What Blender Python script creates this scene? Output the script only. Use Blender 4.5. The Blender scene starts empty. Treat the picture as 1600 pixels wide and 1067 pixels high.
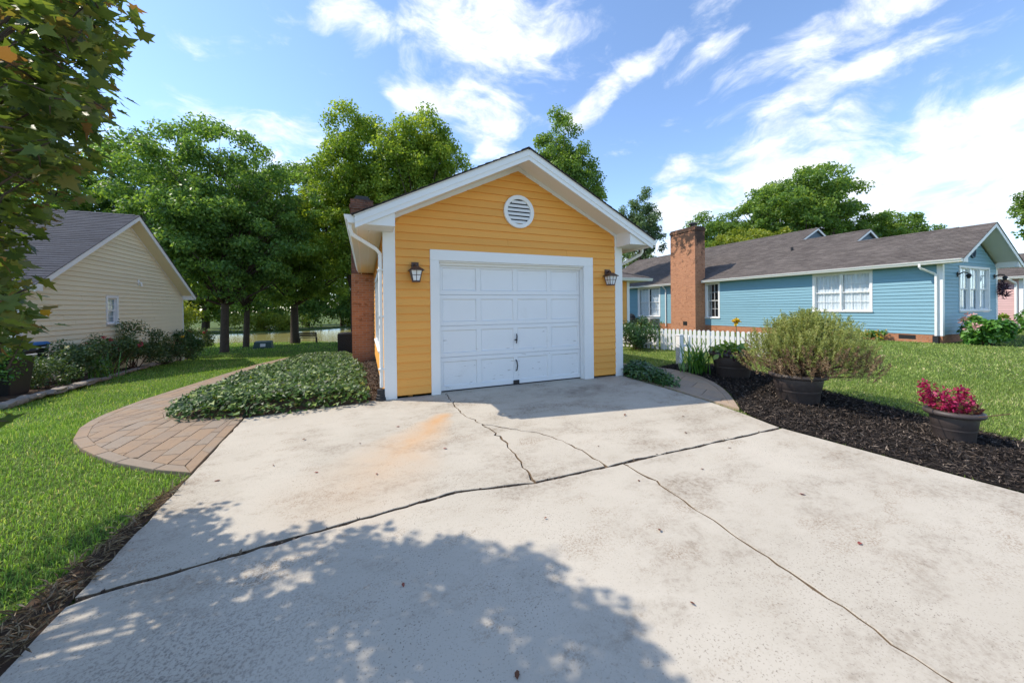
import bpy, bmesh, math, random
import numpy as np
from mathutils import Vector, Matrix

random.seed(11)
RNG = np.random.default_rng(11)
SC = bpy.context.scene
COL = SC.collection
R = math.radians

# ------------------------------------------------------------------ camera
CAM = Vector((-0.273, -5.667, 1.358))
yaw, pit, rol = R(22.546), R(0.419), R(-0.664)
fw = Vector((math.sin(yaw) * math.cos(pit), math.cos(yaw) * math.cos(pit), -math.sin(pit)))
r0 = Vector((math.cos(yaw), -math.sin(yaw), 0))
u0 = r0.cross(fw)
rt = r0 * math.cos(rol) + u0 * math.sin(rol)
up = -r0 * math.sin(rol) + u0 * math.cos(rol)
cd = bpy.data.cameras.new('camera')
cam = bpy.data.objects.new('camera', cd)
COL.objects.link(cam)
cam.matrix_world = Matrix(((rt.x, up.x, -fw.x, CAM.x), (rt.y, up.y, -fw.y, CAM.y), (rt.z, up.z, -fw.z, CAM.z), (0, 0, 0, 1)))
cd.sensor_fit = 'HORIZONTAL'
cd.sensor_width = 36.0
cd.lens = 550.96 / 1600 * 36.0
cd.shift_y = -(533.5 - 485.77) / 1600
cd.clip_start = 0.05
cd.clip_end = 2000
SC.camera = cam

# ------------------------------------------------------------------ light
SUN_TO = Vector((-0.73, 0.37, 1.0)).normalized()
SUN_EL = math.asin(SUN_TO.z)
SUN_AZ = math.atan2(SUN_TO.x, SUN_TO.y)
sd = bpy.data.lights.new('sun', 'SUN')
sd.energy = 2.0
sd.angle = R(0.53)
sd.color = (1.0, 0.915, 0.79)
so = bpy.data.objects.new('sun', sd)
COL.objects.link(so)
so.rotation_euler = (-SUN_TO).to_track_quat('-Z', 'Y').to_euler()
so.location = (-20, 10, 30)

SC.view_settings.view_transform = 'Standard'
SC.view_settings.look = 'None'
SC.view_settings.gamma = 1
SC.view_settings.exposure = 1.46
try:
    SC.view_settings.use_curve_mapping = False
except Exception:
    pass

world = bpy.data.worlds.new('World')
SC.world = world
world.use_nodes = True


# ------------------------------------------------------------------ node helpers
def N(nt, t, ins=None, **at):
    n = nt.nodes.new(t)
    for k, v in at.items():
        setattr(n, k, v)
    for k, v in (ins or {}).items():
        s = n.inputs[k]
        if isinstance(v, bpy.types.NodeSocket):
            nt.links.new(v, s)
        elif isinstance(v, bpy.types.Node):
            nt.links.new(v.outputs[0], s)
        else:
            if s.type == 'RGBA' and len(v) == 3:
                v = (*v, 1)
            s.default_value = v
    return n


def M_(nt, op, a, b=0.5, c=0.5, clamp=False):
    n = N(nt, 'ShaderNodeMath', {0: a, 1: b, 2: c}, operation=op)
    n.use_clamp = clamp
    return n.outputs[0]


def VM(nt, op, a, b=None):
    n = nt.nodes.new('ShaderNodeVectorMath')
    n.operation = op
    for i, v in enumerate((a, b)):
        if v is None:
            continue
        if isinstance(v, bpy.types.NodeSocket):
            nt.links.new(v, n.inputs[i])
        else:
            n.inputs[i].default_value = v
    return n.outputs['Value'] if op in ('DOT_PRODUCT', 'LENGTH', 'DISTANCE') else n.outputs[0]


def MIX(nt, fac, a, b, bt='MIX'):
    n = nt.nodes.new('ShaderNodeMix')
    n.data_type = 'RGBA'
    n.blend_type = bt
    for k, v in ((0, fac), (6, a), (7, b)):
        if isinstance(v, bpy.types.NodeSocket):
            nt.links.new(v, n.inputs[k])
        else:
            n.inputs[k].default_value = v if k == 0 else ((*v, 1) if len(v) == 3 else v)
    return n.outputs[2]


def NOISE(nt, vec, scale, detail=4, rough=0.55, dist=0.0):
    n = N(nt, 'ShaderNodeTexNoise', {'Scale': scale, 'Detail': detail, 'Roughness': rough, 'Distortion': dist})
    if vec is not None:
        nt.links.new(vec, n.inputs['Vector'])
    return n.outputs[0]


def STEP(nt, v, a, b):
    n = N(nt, 'ShaderNodeMapRange', {0: v, 1: a, 2: b, 3: 0.0, 4: 1.0})
    n.interpolation_type = 'SMOOTHSTEP'
    return n.outputs[0]


def RAMP(nt, fac, stops):
    n = nt.nodes.new('ShaderNodeValToRGB')
    cr = n.color_ramp
    while len(cr.elements) < len(stops):
        cr.elements.new(0.5)
    for e, (p, c) in zip(cr.elements, stops):
        e.position = p
        e.color = (*c, 1)
    nt.links.new(fac, n.inputs[0])
    return n.outputs[0]


# ------------------------------------------------------------------ sky with clouds
nt = world.node_tree
nt.nodes.clear()
sky = nt.nodes.new('ShaderNodeTexSky')
sky.sky_type = 'NISHITA'
sky.sun_disc = False
sky.sun_elevation = SUN_EL
sky.sun_rotation = SUN_AZ
sky.altitude = 900
sky.air_density = 1.0
sky.dust_density = 0.25
sky.ozone_density = 3.0
skyc = sky.outputs[0]
tc = nt.nodes.new('ShaderNodeTexCoord')
dirv = tc.outputs['Generated']


def pdir(px, py):
    return (fw + rt * ((px - 800) / 550.96) - up * ((py - 485.77) / 550.96)).normalized()


# cloud banks: each (azimuth/elevation reference as a direction, length, thickness, tilt, weight)
wn = N(nt, 'ShaderNodeTexNoise', {'Scale': 3.0, 'Detail': 3.0})
nt.links.new(dirv, wn.inputs['Vector'])
warp = VM(nt, 'SCALE', VM(nt, 'SUBTRACT', wn.outputs[1], (0.5, 0.5, 0.5)))
warp.node.inputs['Scale'].default_value = 0.16
dw = VM(nt, 'ADD', dirv, warp)
BANKS = [((420, 62), .10, .035, 24, .75), ((545, 28), .10, .04, 20, .8), ((640, 58), .12, .045, 14, .85), ((770, 62), .20, .085, 12, 1.0),
         ((730, 140), .13, .04, 12, .85), ((960, 115), .19, .038, 27, 1.0), ((1090, 95), .09, .035, 10, .7), ((1330, 35), .22, .045, 6, .95),
         ((1350, 100), .24, .035, 15, .95), ((1255, 203), .10, .03, 8, .8), ((1545, 165), .18, .06, 4, 1.05), ((775, 222), .09, .045, 12, .9),
         ((1400, 270), .42, .10, 5, 1.0), ((1180, 265), .24, .05, 12, .8), ((1560, 330), .4, .08, 0, 1.0), ((1300, 340), .4, .06, 0, .75),
         ((1900, 200), .35, .12, 8, .9), ((-250, 150), .3, .06, 14, .7), ((900, -400), .4, .12, 15, .8), ((300, -700), .4, .1, 20, .7)]
cov = None
for (px, py), s1, s2, tilt, w in BANKS:
    c = pdir(px, py)
    h = Vector((c.y, -c.x, 0)).normalized()
    v = h.cross(c)
    e1 = h * math.cos(R(tilt)) + v * math.sin(R(tilt))
    e2 = -h * math.sin(R(tilt)) + v * math.cos(R(tilt))
    rel = VM(nt, 'SUBTRACT', dw, tuple(c))
    a = VM(nt, 'DOT_PRODUCT', rel, tuple(e1 / s1))
    b = VM(nt, 'DOT_PRODUCT', rel, tuple(e2 / s2))
    d = VM(nt, 'DOT_PRODUCT', rel, tuple(c / 0.6))
    q = M_(nt, 'ADD', M_(nt, 'ADD', M_(nt, 'MULTIPLY', a, a), M_(nt, 'MULTIPLY', b, b)), M_(nt, 'MULTIPLY', d, d))
    g = M_(nt, 'MULTIPLY', M_(nt, 'POWER', 2.718, M_(nt, 'MULTIPLY', q, -1.0)), w * .86)
    cov = g if cov is None else M_(nt, 'MAXIMUM', cov, g)
st = N(nt, 'ShaderNodeMapping', {'Scale': (1.0, 1.0, 2.3), 'Rotation': (0.0, R(-14), R(20))})
nt.links.new(dw, st.inputs[0])
n1 = NOISE(nt, st.outputs[0], 6.5, 10, 0.62, 0.25)
n0 = NOISE(nt, st.outputs[0], 1.7, 2, 0.5)
base = M_(nt, 'MULTIPLY', STEP(nt, n0, .46, .66), 0.62)  # general cloud cover, thickened so the unseen sky adds fill light
cov = M_(nt, 'MAXIMUM', cov, base)
dens = M_(nt, 'ADD', M_(nt, 'MULTIPLY', cov, 0.92), M_(nt, 'MULTIPLY', M_(nt, 'SUBTRACT', n1, 0.5), 2.1))
mask = STEP(nt, dens, 0.22, 0.95)
fine = NOISE(nt, st.outputs[0], 14, 6, 0.6)
cl = MIX(nt, STEP(nt, fine, .3, .75), (3.3, 3.55, 3.95), (5.1, 5.1, 5.1))
bgc = MIX(nt, mask, skyc, cl)
bg = N(nt, 'ShaderNodeBackground', {'Color': bgc, 'Strength': 0.112})
wo = nt.nodes.new('ShaderNodeOutputWorld')
nt.links.new(bg.outputs[0], wo.inputs[0])


# ------------------------------------------------------------------ materials
def new_mat(name):
    m = bpy.data.materials.new(name)
    m.use_nodes = True
    t = m.node_tree
    p = t.nodes['Principled BSDF']
    return m, t, p


def link(t, a, b):
    t.links.new(a, b)


def pos(t):
    return t.nodes.new('ShaderNodeNewGeometry').outputs['Position']


def objc(t):
    return t.nodes.new('ShaderNodeTexCoord').outputs['Object']


def bump(t, p, h, strength, dist=0.01):
    b = N(t, 'ShaderNodeBump', {'Strength': strength, 'Distance': dist, 'Height': h})
    link(t, b.outputs[0], p.inputs['Normal'])


def simple(name, col, rough=0.6, var=0.08, scale=6.0, bscale=40.0, bstr=0.15, spec=0.4, metal=0.0, dirt=0.0, dirtcol=(0.12, 0.10, 0.08)):
    m, t, p = new_mat(name)
    v = pos(t)
    n = NOISE(t, v, scale, 5)
    lo = tuple(max(0, c * (1 - var)) for c in col)
    hi = tuple(c * (1 + var) for c in col)
    c = MIX(t, n, lo, hi)
    if dirt:
        d = STEP(t, NOISE(t, v, scale * .6, 8, .7), .55, .8)
        c = MIX(t, M_(t, 'MULTIPLY', d, dirt), c, dirtcol)
    link(t, c, p.inputs['Base Color'])
    p.inputs['Roughness'].default_value = rough
    p.inputs['Specular IOR Level'].default_value = spec
    p.inputs['Metallic'].default_value = metal
    if bstr:
        bump(t, p, NOISE(t, v, bscale, 4), bstr, .004)
    return m


def siding_mat(name, col, var=.13):
    # painted fibre-cement boards: each board a slightly different tone, faint grain along it
    m, t, p = new_mat(name)
    oi = t.nodes.new('ShaderNodeObjectInfo')
    v = pos(t)
    st = N(t, 'ShaderNodeMapping', {'Scale': (1.2, 1.2, 14.0)})
    link(t, v, st.inputs[0])
    g = NOISE(t, st.outputs[0], 3.0, 6, .6)
    w = NOISE(t, v, .8, 4)
    f = M_(t, 'ADD', M_(t, 'MULTIPLY', oi.outputs['Random'], .35), M_(t, 'ADD', M_(t, 'MULTIPLY', g, .35), M_(t, 'MULTIPLY', w, .35)))
    c = MIX(t, f, tuple(x * (1 - var) for x in col), tuple(x * (1 + var) for x in col))
    link(t, c, p.inputs['Base Color'])
    p.inputs['Roughness'].default_value = .55
    p.inputs['Specular IOR Level'].default_value = .35
    st2 = N(t, 'ShaderNodeMapping', {'Scale': (4, 4, 90.0)})
    link(t, v, st2.inputs[0])
    bump(t, p, NOISE(t, st2.outputs[0], 4.0, 3), .25, .003)
    return m


def white_paint(name, col=(.80, .80, .79), peel=0.0):
    m, t, p = new_mat(name)
    v = pos(t)
    c = MIX(t, NOISE(t, v, 2.2, 5), tuple(x * .93 for x in col), col)
    dn = STEP(t, NOISE(t, v, 1.4, 7, .68), .58, .8)
    c = MIX(t, M_(t, 'MULTIPLY', dn, .22), c, (.42, .40, .36))
    if peel:
        stq = N(t, 'ShaderNodeMapping', {'Scale': (5, 5, 30.0)})
        link(t, v, stq.inputs[0])
        spz = t.nodes.new('ShaderNodeSeparateXYZ')
        link(t, v, spz.inputs[0])
        low = M_(t, 'MULTIPLY', STEP(t, M_(t, 'MULTIPLY', spz.outputs[2], -1.0), -1.3, -.1), .075)
        k = STEP(t, M_(t, 'ADD', NOISE(t, stq.outputs[0], 1.0, 6, .65), low), .70, .735)
        c = MIX(t, M_(t, 'MULTIPLY', k, peel), c, (.30, .27, .24))
    link(t, c, p.inputs['Base Color'])
    p.inputs['Roughness'].default_value = .5
    bump(t, p, NOISE(t, v, 35, 4), .1, .003)
    return m


def brick_mat(name, c1, c2, mortar, stain=0.0, sz=(.215, .075)):
    m, t, p = new_mat(name)
    v = pos(t)
    sp = t.nodes.new('ShaderNodeSeparateXYZ')
    link(t, v, sp.inputs[0])
    cb = t.nodes.new('ShaderNodeCombineXYZ')
    link(t, M_(t, 'ADD', sp.outputs[0], sp.outputs[1]), cb.inputs[0])
    link(t, sp.outputs[2], cb.inputs[1])
    b = N(t, 'ShaderNodeTexBrick', {'Vector': cb.outputs[0], 'Color1': c1, 'Color2': c2, 'Mortar': mortar, 'Scale': 1.0, 'Mortar Size': .006,
                                    'Mortar Smooth': .2, 'Bias': 0.0, 'Brick Width': sz[0], 'Row Height': sz[1]})
    n = NOISE(t, v, 9, 4)
    c = MIX(t, M_(t, 'MULTIPLY', n, .5), b.outputs[0], tuple(x * .45 for x in c1))
    odd = STEP(t, NOISE(t, cb.outputs[0], 5.5, 1), .62, .68)
    c = MIX(t, M_(t, 'MULTIPLY', odd, .5), c, tuple(x * .4 for x in c2))
    if stain:
        zz = STEP(t, sp.outputs[2], 2.9, 6.3)
        k = STEP(t, M_(t, 'ADD', NOISE(t, v, 2.6, 7, .7), M_(t, 'MULTIPLY', zz, .3)), .62, .8)
        c = MIX(t, M_(t, 'MULTIPLY', k, stain), c, (.03, .026, .024))
    link(t, c, p.inputs['Base Color'])
    p.inputs['Roughness'].default_value = .85
    p.inputs['Specular IOR Level'].default_value = .2
    h = M_(t, 'ADD', M_(t, 'MULTIPLY', b.outputs['Fac'], -1.0), M_(t, 'MULTIPLY', NOISE(t, v, 60, 3), .3))
    bump(t, p, h, .7, .012)
    return m


def shingle_mat(name, c1, c2, c3, axis='y'):
    m, t, p = new_mat(name)
    v = pos(t)
    sp = t.nodes.new('ShaderNodeSeparateXYZ')
    link(t, v, sp.inputs[0])
    cb = t.nodes.new('ShaderNodeCombineXYZ')
    link(t, sp.outputs[1 if axis == 'y' else 0], cb.inputs[0])
    link(t, sp.outputs[2], cb.inputs[1])
    b = N(t, 'ShaderNodeTexBrick', {'Vector': cb.outputs[0], 'Color1': c1, 'Color2': c2, 'Mortar': tuple(x * .35 for x in c1), 'Scale': 1.0,
                                    'Mortar Size': .006, 'Bias': 0.0, 'Brick Width': .31, 'Row Height': .063})
    st = N(t, 'ShaderNodeMapping', {'Scale': (1, 1, 2.2)})
    link(t, v, st.inputs[0])
    n = STEP(t, NOISE(t, st.outputs[0], .7, 6, .65), .4, .7)
    st3 = N(t, 'ShaderNodeMapping', {'Scale': (1.3, 1.3, 11.0)})
    link(t, v, st3.inputs[0])
    dash = STEP(t, NOISE(t, st3.outputs[0], 1.6, 5, .65), .42, .62)
    c = MIX(t, M_(t, 'MULTIPLY', n, .6), b.outputs[0], c3)
    c = MIX(t, M_(t, 'MULTIPLY', dash, .55), c, tuple(x * .62 for x in c2))
    g = NOISE(t, v, 160, 2)
    c = MIX(t, M_(t, 'MULTIPLY', g, .4), c, tuple(x * .5 for x in c2))
    link(t, c, p.inputs['Base Color'])
    p.inputs['Roughness'].default_value = .9
    p.inputs['Specular IOR Level'].default_value = .25
    bump(t, p, g, .5, .004)
    return m


def leaf_mat(name, stops, trans=.35, rough=.45, spec=.4, patch=None):
    m, t, p = new_mat(name)
    at = t.nodes.new('ShaderNodeAttribute')
    at.attribute_name = 'rnd'
    f = at.outputs['Fac']
    if patch:
        n = NOISE(t, pos(t), patch[0], 4, .6)
        f = M_(t, 'ADD', f, M_(t, 'MULTIPLY', M_(t, 'SUBTRACT', n, .5), patch[1]), clamp=True)
    c = RAMP(t, f, stops)
    link(t, c, p.inputs['Base Color'])
    p.inputs['Roughness'].default_value = rough
    p.inputs['Specular IOR Level'].default_value = spec
    tr = N(t, 'ShaderNodeBsdfTranslucent', {'Color': MIX(t, 1.0, c, (1.35, 1.25, .55), 'MULTIPLY')})
    mx = N(t, 'ShaderNodeMixShader', {0: trans})
    link(t, p.outputs[0], mx.inputs[1])
    link(t, tr.outputs[0], mx.inputs[2])
    link(t, mx.outputs[0], t.nodes['Material Output'].inputs[0])
    return m


def glass_mat(name, tint=(.93, .96, .97)):
    m, t, p = new_mat(name)
    gl = N(t, 'ShaderNodeBsdfGlossy', {'Color': (.9, .95, 1.0), 'Roughness': .03})
    tr = N(t, 'ShaderNodeBsdfTransparent', {'Color': tint})
    lw = N(t, 'ShaderNodeLayerWeight', {0: .5})
    mx = N(t, 'ShaderNodeMixShader', {0: M_(t, 'ADD', M_(t, 'MULTIPLY', M_(t, 'POWER', lw.outputs['Facing'], 4.0), .6), .05)})
    link(t, tr.outputs[0], mx.inputs[1])
    link(t, gl.outputs[0], mx.inputs[2])
    link(t, mx.outputs[0], t.nodes['Material Output'].inputs[0])
    return m


def concrete_mat():
    m, t, p = new_mat('driveway_concrete')
    v = pos(t)
    sp = t.nodes.new('ShaderNodeSeparateXYZ')
    link(t, v, sp.inputs[0])
    X, Y = sp.outputs[0], sp.outputs[1]
    c = MIX(t, NOISE(t, v, 1.1, 6, .6), (.375, .335, .27), (.54, .49, .41))
    # fine aggregate showing through
    sp1 = STEP(t, NOISE(t, v, 95, 3, .6), .56, .72)
    wearm = STEP(t, NOISE(t, v, 1.5, 5, .6), .42, .66)
    c = MIX(t, M_(t, 'MULTIPLY', sp1, M_(t, 'ADD', .34, M_(t, 'MULTIPLY', wearm, .64))), c, (.15, .125, .10))
    # dark mildew blotches, streaky
    st = N(t, 'ShaderNodeMapping', {'Scale': (1.0, 1.7, 1.0), 'Rotation': (0, 0, R(35))})
    link(t, v, st.inputs[0])
    b1 = STEP(t, NOISE(t, st.outputs[0], 1.05, 8, .70), .46, .70)
    b2 = STEP(t, NOISE(t, v, 26, 5, .7), .42, .66)
    c = MIX(t, M_(t, 'MULTIPLY', M_(t, 'MULTIPLY', b1, M_(t, 'ADD', .30, M_(t, 'MULTIPLY', b2, .7))), .9), c, (.20, .158, .115))
    # brown tyre-dirt near the mulch side
    b3 = M_(t, 'MULTIPLY', STEP(t, NOISE(t, st.outputs[0], 1.7, 6, .7), .50, .72), STEP(t, NOISE(t, v, 75, 4, .72), .46, .60))
    c = MIX(t, M_(t, 'MULTIPLY', b3, .9), c, (.22, .155, .10))
    # rust streak running down from the door
    ax, ay, bx, by = .66, -1.02, -.36, -2.5
    L2 = (bx - ax) ** 2 + (by - ay) ** 2
    wv = M_(t, 'MULTIPLY', M_(t, 'SUBTRACT', NOISE(t, v, 2.2, 4), .5), .35)
    dx = M_(t, 'ADD', M_(t, 'SUBTRACT', X, ax), wv)
    dy = M_(t, 'SUBTRACT', Y, ay)
    tt = M_(t, 'DIVIDE', M_(t, 'ADD', M_(t, 'MULTIPLY', dx, bx - ax), M_(t, 'MULTIPLY', dy, by - ay)), L2, clamp=True)
    ex = M_(t, 'SUBTRACT', dx, M_(t, 'MULTIPLY', tt, bx - ax))
    ey = M_(t, 'SUBTRACT', dy, M_(t, 'MULTIPLY', tt, by - ay))
    dist = M_(t, 'SQRT', M_(t, 'ADD', M_(t, 'MULTIPLY', ex, ex), M_(t, 'MULTIPLY', ey, ey)))
    rw = M_(t, 'ADD', .15, M_(t, 'MULTIPLY', tt, .62))
    k = M_(t, 'SUBTRACT', 1.0, M_(t, 'DIVIDE', dist, rw), clamp=True)
    fade = M_(t, 'SUBTRACT', 1.0, M_(t, 'MULTIPLY', tt, .80))
    k = M_(t, 'MULTIPLY', M_(t, 'MULTIPLY', k, fade), M_(t, 'ADD', .35, M_(t, 'MULTIPLY', NOISE(t, v, 7, 6, .65), 1.1)))
    c = MIX(t, M_(t, 'MULTIPLY', k, .72, clamp=True), c, (.56, .28, .085))
    # oily dark patch before the door
    ox = M_(t, 'DIVIDE', M_(t, 'SUBTRACT', X, 3.1), 1.15)
    oy = M_(t, 'DIVIDE', M_(t, 'SUBTRACT', Y, -.62), .42)
    o = M_(t, 'SUBTRACT', 1.0, M_(t, 'SQRT', M_(t, 'ADD', M_(t, 'MULTIPLY', ox, ox), M_(t, 'MULTIPLY', oy, oy))), clamp=True)
    o = M_(t, 'MULTIPLY', o, STEP(t, NOISE(t, v, 5, 6, .7), .3, .65))
    c = MIX(t, M_(t, 'MULTIPLY', o, .8), c, (.16, .135, .11))
    # pitted, weathered patch by the lower left
    px_ = M_(t, 'DIVIDE', M_(t, 'SUBTRACT', X, -1.1), .9)
    py_ = M_(t, 'DIVIDE', M_(t, 'SUBTRACT', Y, -3.75), .7)
    pm = M_(t, 'SUBTRACT', 1.0, M_(t, 'SQRT', M_(t, 'ADD', M_(t, 'MULTIPLY', px_, px_), M_(t, 'MULTIPLY', py_, py_))), clamp=True)
    pit_ = STEP(t, NOISE(t, v, 70, 4, .7), .48, .62)
    c = MIX(t, M_(t, 'MULTIPLY', M_(t, 'MULTIPLY', pm, pit_), .8), c, (.15, .13, .11))
    link(t, c, p.inputs['Base Color'])
    p.inputs['Roughness'].default_value = .88
    p.inputs['Specular IOR Level'].default_value = .25
    h = M_(t, 'ADD', M_(t, 'MULTIPLY', NOISE(t, v, 130, 4, .7), .6), M_(t, 'MULTIPLY', NOISE(t, v, 14, 5), .8))
    bump(t, p, h, .2, .004)
    return m


def paver_mat(name, cols):
    m, t, p = new_mat(name)
    v = pos(t)
    oi = t.nodes.new('ShaderNodeObjectInfo')
    f = M_(t, 'ADD', M_(t, 'MULTIPLY', oi.outputs['Random'], .45), M_(t, 'MULTIPLY', NOISE(t, v, 3.5, 5, .65), .6), clamp=True)
    n = len(cols)
    c = RAMP(t, f, [(i / (n - 1) * .8 + .1, k) for i, k in enumerate(cols)])
    c = MIX(t, M_(t, 'MULTIPLY', STEP(t, NOISE(t, v, 22, 6, .7), .5, .75), .35), c, tuple(x * .5 for x in cols[0]))
    link(t, c, p.inputs['Base Color'])
    p.inputs['Roughness'].default_value = .8
    bump(t, p, NOISE(t, v, 30, 6, .65), .4, .008)
    return m


MAT = {}
MAT['yellow'] = siding_mat('yellow_siding_paint', (.77, .36, .072))
MAT['tan'] = siding_mat('tan_siding_paint', (.76, .68, .49))
MAT['blue'] = siding_mat('blue_siding_paint', (.19, .355, .435))
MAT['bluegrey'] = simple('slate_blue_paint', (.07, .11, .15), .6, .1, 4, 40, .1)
MAT['pink'] = siding_mat('pink_siding_paint', (.62, .40, .38))
MAT['white'] = white_paint('white_trim_paint')
MAT['door'] = white_paint('garage_door_paint', (.78, .79, .80), .65)
MAT['soffit'] = white_paint('bounce_warmed_soffit', (.78, .75, .69))  # white soffits; warm bounce light from below is put into the colour
MAT['gutter'] = simple('gutter_aluminium', (.78, .77, .74), .35, .04, 3, 20, .03, .5, dirt=.15)
MAT['brick'] = brick_mat('orange_brick', (.55, .235, .115), (.42, .17, .085), (.42, .36, .29), .0)
MAT['brickst'] = brick_mat('weathered_chimney_brick', (.58, .27, .145), (.45, .20, .11), (.42, .34, .27), .9)
MAT['brickdk'] = brick_mat('dark_chimney_brick', (.24, .095, .055), (.15, .065, .042), (.22, .18, .15), .75)
MAT['shingle_b'] = shingle_mat('brown_grey_shingles', (.17, .147, .133), (.105, .088, .08), (.19, .163, .147))
MAT['shingle_t'] = shingle_mat('slate_blue_shingles', (.055, .064, .088), (.036, .042, .06), (.08, .086, .105), 'x')
MAT['shingle_g'] = shingle_mat('black_brown_shingles', (.05, .042, .038), (.038, .032, .03), (.07, .06, .055))
MAT['glass'] = glass_mat('window_glass')
MAT['dark'] = simple('dark_interior', (.025, .027, .03), .8, .2, 3, 10, 0)
MAT['curtain'] = simple('curtain_cloth', (.84, .84, .86), .9, .08, 8, 30, .2)
MAT['iron'] = simple('black_iron', (.02, .02, .022), .45, .2, 10, 40, .1)
MAT['bronze'] = simple('bronze_lamp_metal', (.085, .045, .032), .45, .2, 14, 60, .15)
MAT['lampglass'] = simple('seeded_lamp_glass', (.72, .74, .76), .12, .12, 30, 40, .3, .6)
MAT['concrete'] = concrete_mat()
MAT['joint'] = simple('joint_grime', (.17, .125, .085), .95, .45, 30, 50, .6, .1)
MAT['paver'] = paver_mat('stamped_concrete_tan', [(.19, .138, .096), (.225, .165, .115), (.27, .18, .108), (.245, .19, .138), (.21, .163, .12)])
MAT['paver2'] = paver_mat('stamped_concrete_brown', [(.25, .19, .145), (.33, .255, .19), (.40, .28, .18), (.36, .29, .22)])
MAT['soil'] = simple('soil', (.075, .05, .034), .95, .4, 12, 60, .8, .1)
MAT['mulchbase'] = simple('mulch_base', (.022, .018, .016), .95, .5, 30, 80, 1.0, .1)
MAT['bark'] = simple('tree_bark', (.085, .066, .05), .95, .45, 9, 22, 1.0, .1)
MAT['twig'] = simple('twig_bark', (.13, .085, .055), .9, .35, 20, 60, .5, .15)
MAT['pot'] = simple('brown_plastic', (.060, .047, .044), .5, .14, 5, 60, .12, .4, dirt=.35, dirtcol=(.16, .14, .12))
MAT['stone'] = simple('field_stone', (.26, .225, .19), .9, .4, 7, 25, .8, .2)
MAT['bin'] = simple('black_plastic', (.02, .021, .024), .5, .2, 6, 50, .1)
MAT['bluebin'] = simple('blue_plastic', (.03, .13, .32), .45, .15, 6, 50, .1)
MAT['utility'] = simple('green_painted_steel', (.035, .075, .06), .5, .15, 6, 40, .1)
MAT['labelw'] = simple('label_white', (.7, .7, .68), .6, .1, 20, 20, 0)
MAT['ac'] = simple('beige_steel', (.42, .42, .40), .5, .1, 6, 40, .1)
MAT['woodgrey'] = simple('weathered_wood', (.07, .055, .042), .9, .3, 14, 40, .5)
MAT['basket'] = simple('pale_green_plastic', (.44, .56, .27), .5, .15, 20, 30, .1)


def ground_mat():
    m, t, p = new_mat('lawn_soil')
    v = pos(t)
    c = MIX(t, STEP(t, NOISE(t, v, 1.4, 6, .65), .35, .65), (.060, .095, .022), (.095, .13, .032))
    c = MIX(t, M_(t, 'MULTIPLY', STEP(t, NOISE(t, v, 40, 4, .7), .5, .7), .5), c, (.06, .05, .025))
    link(t, c, p.inputs['Base Color'])
    p.inputs['Roughness'].default_value = .95
    p.inputs['Specular IOR Level'].default_value = .1
    bump(t, p, NOISE(t, v, 50, 5, .7), .8, .02)
    return m


def water_mat():
    m, t, p = new_mat('pond_water')
    v = pos(t)
    c = MIX(t, NOISE(t, v, .25, 4), (.16, .15, .05), (.22, .20, .07))
    link(t, c, p.inputs['Base Color'])
    p.inputs['Roughness'].default_value = .22
    p.inputs['Specular IOR Level'].default_value = .2
    st = N(t, 'ShaderNodeMapping', {'Scale': (1, 3, 1)})
    link(t, v, st.inputs[0])
    bump(t, p, NOISE(t, st.outputs[0], 2.5, 4), .12, .03)
    return m


MAT['ground'] = ground_mat()
MAT['water'] = water_mat()
MAT['grass'] = leaf_mat('grass_blades', [(0, (0.102, 0.198, 0.034)), (.45, (0.186, 0.348, 0.058)), (.75, (0.300, 0.480, 0.102)), (.93, (0.480, 0.576, 0.192)), (1, (0.696, 0.624, 0.360))], .42, .5, .25, (.8, .95))
MAT['grass2'] = leaf_mat('dry_lawn_blades', [(0, (0.138, 0.216, 0.046)), (.45, (0.240, 0.348, 0.084)), (.75, (0.360, 0.456, 0.132)), (.93, (0.528, 0.552, 0.228)), (1, (0.696, 0.624, 0.360))], .42, .5, .25, (.8, .95))
MAT['straw'] = leaf_mat('dry_thatch', [(0, (.10, .07, .04)), (.5, (.22, .16, .10)), (1, (.42, .34, .24))], .1, .8, .2)
MAT['ivy'] = leaf_mat('ivy_leaves', [(0, (.014, .036, .009)), (.45, (.042, .095, .018)), (.8, (.105, .19, .034)), (.96, (.22, .30, .06)), (1, (.36, .40, .12))], .28, .45, .25)
MAT['ivydk'] = leaf_mat('dark_ivy_leaves', [(0, (0.020, 0.056, 0.020)), (.6, (0.049, 0.119, 0.031)), (1, (0.098, 0.182, 0.042))], .15, .3, .5)
MAT['maple'] = leaf_mat('maple_leaves', [(0, (.050, .080, .026)), (.40, (.090, .145, .036)), (.66, (.160, .215, .050)), (.80, (.19, .165, .055)), (.90, (.22, .12, .060)), (.965, (.42, .28, .045)), (.99, (.60, .42, .05)), (1, (.5, .06, .03))], .5, .42, .35)
MAT['oak'] = leaf_mat('dark_green_leaves', [(0, (0.059, 0.121, 0.038)), (.5, (0.130, 0.251, 0.065)), (1, (0.292, 0.438, 0.097))], 0.52, .42, .3)
MAT['poplar'] = leaf_mat('yellow_green_leaves', [(0, (0.101, 0.184, 0.027)), (.5, (0.222, 0.342, 0.051)), (1, (0.431, 0.519, 0.095))], 0.55, .42, .3)
MAT['ash'] = leaf_mat('mid_green_leaves', [(0, (0.075, 0.150, 0.039)), (.5, (0.156, 0.272, 0.061)), (1, (0.327, 0.449, 0.102))], 0.52, .42, .3)
MAT['bluegreen'] = leaf_mat('blue_green_leaves', [(0, (0.061, 0.114, 0.056)), (.5, (0.114, 0.193, 0.096)), (1, (0.193, 0.289, 0.131))], 0.45, .45, .4)
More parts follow.
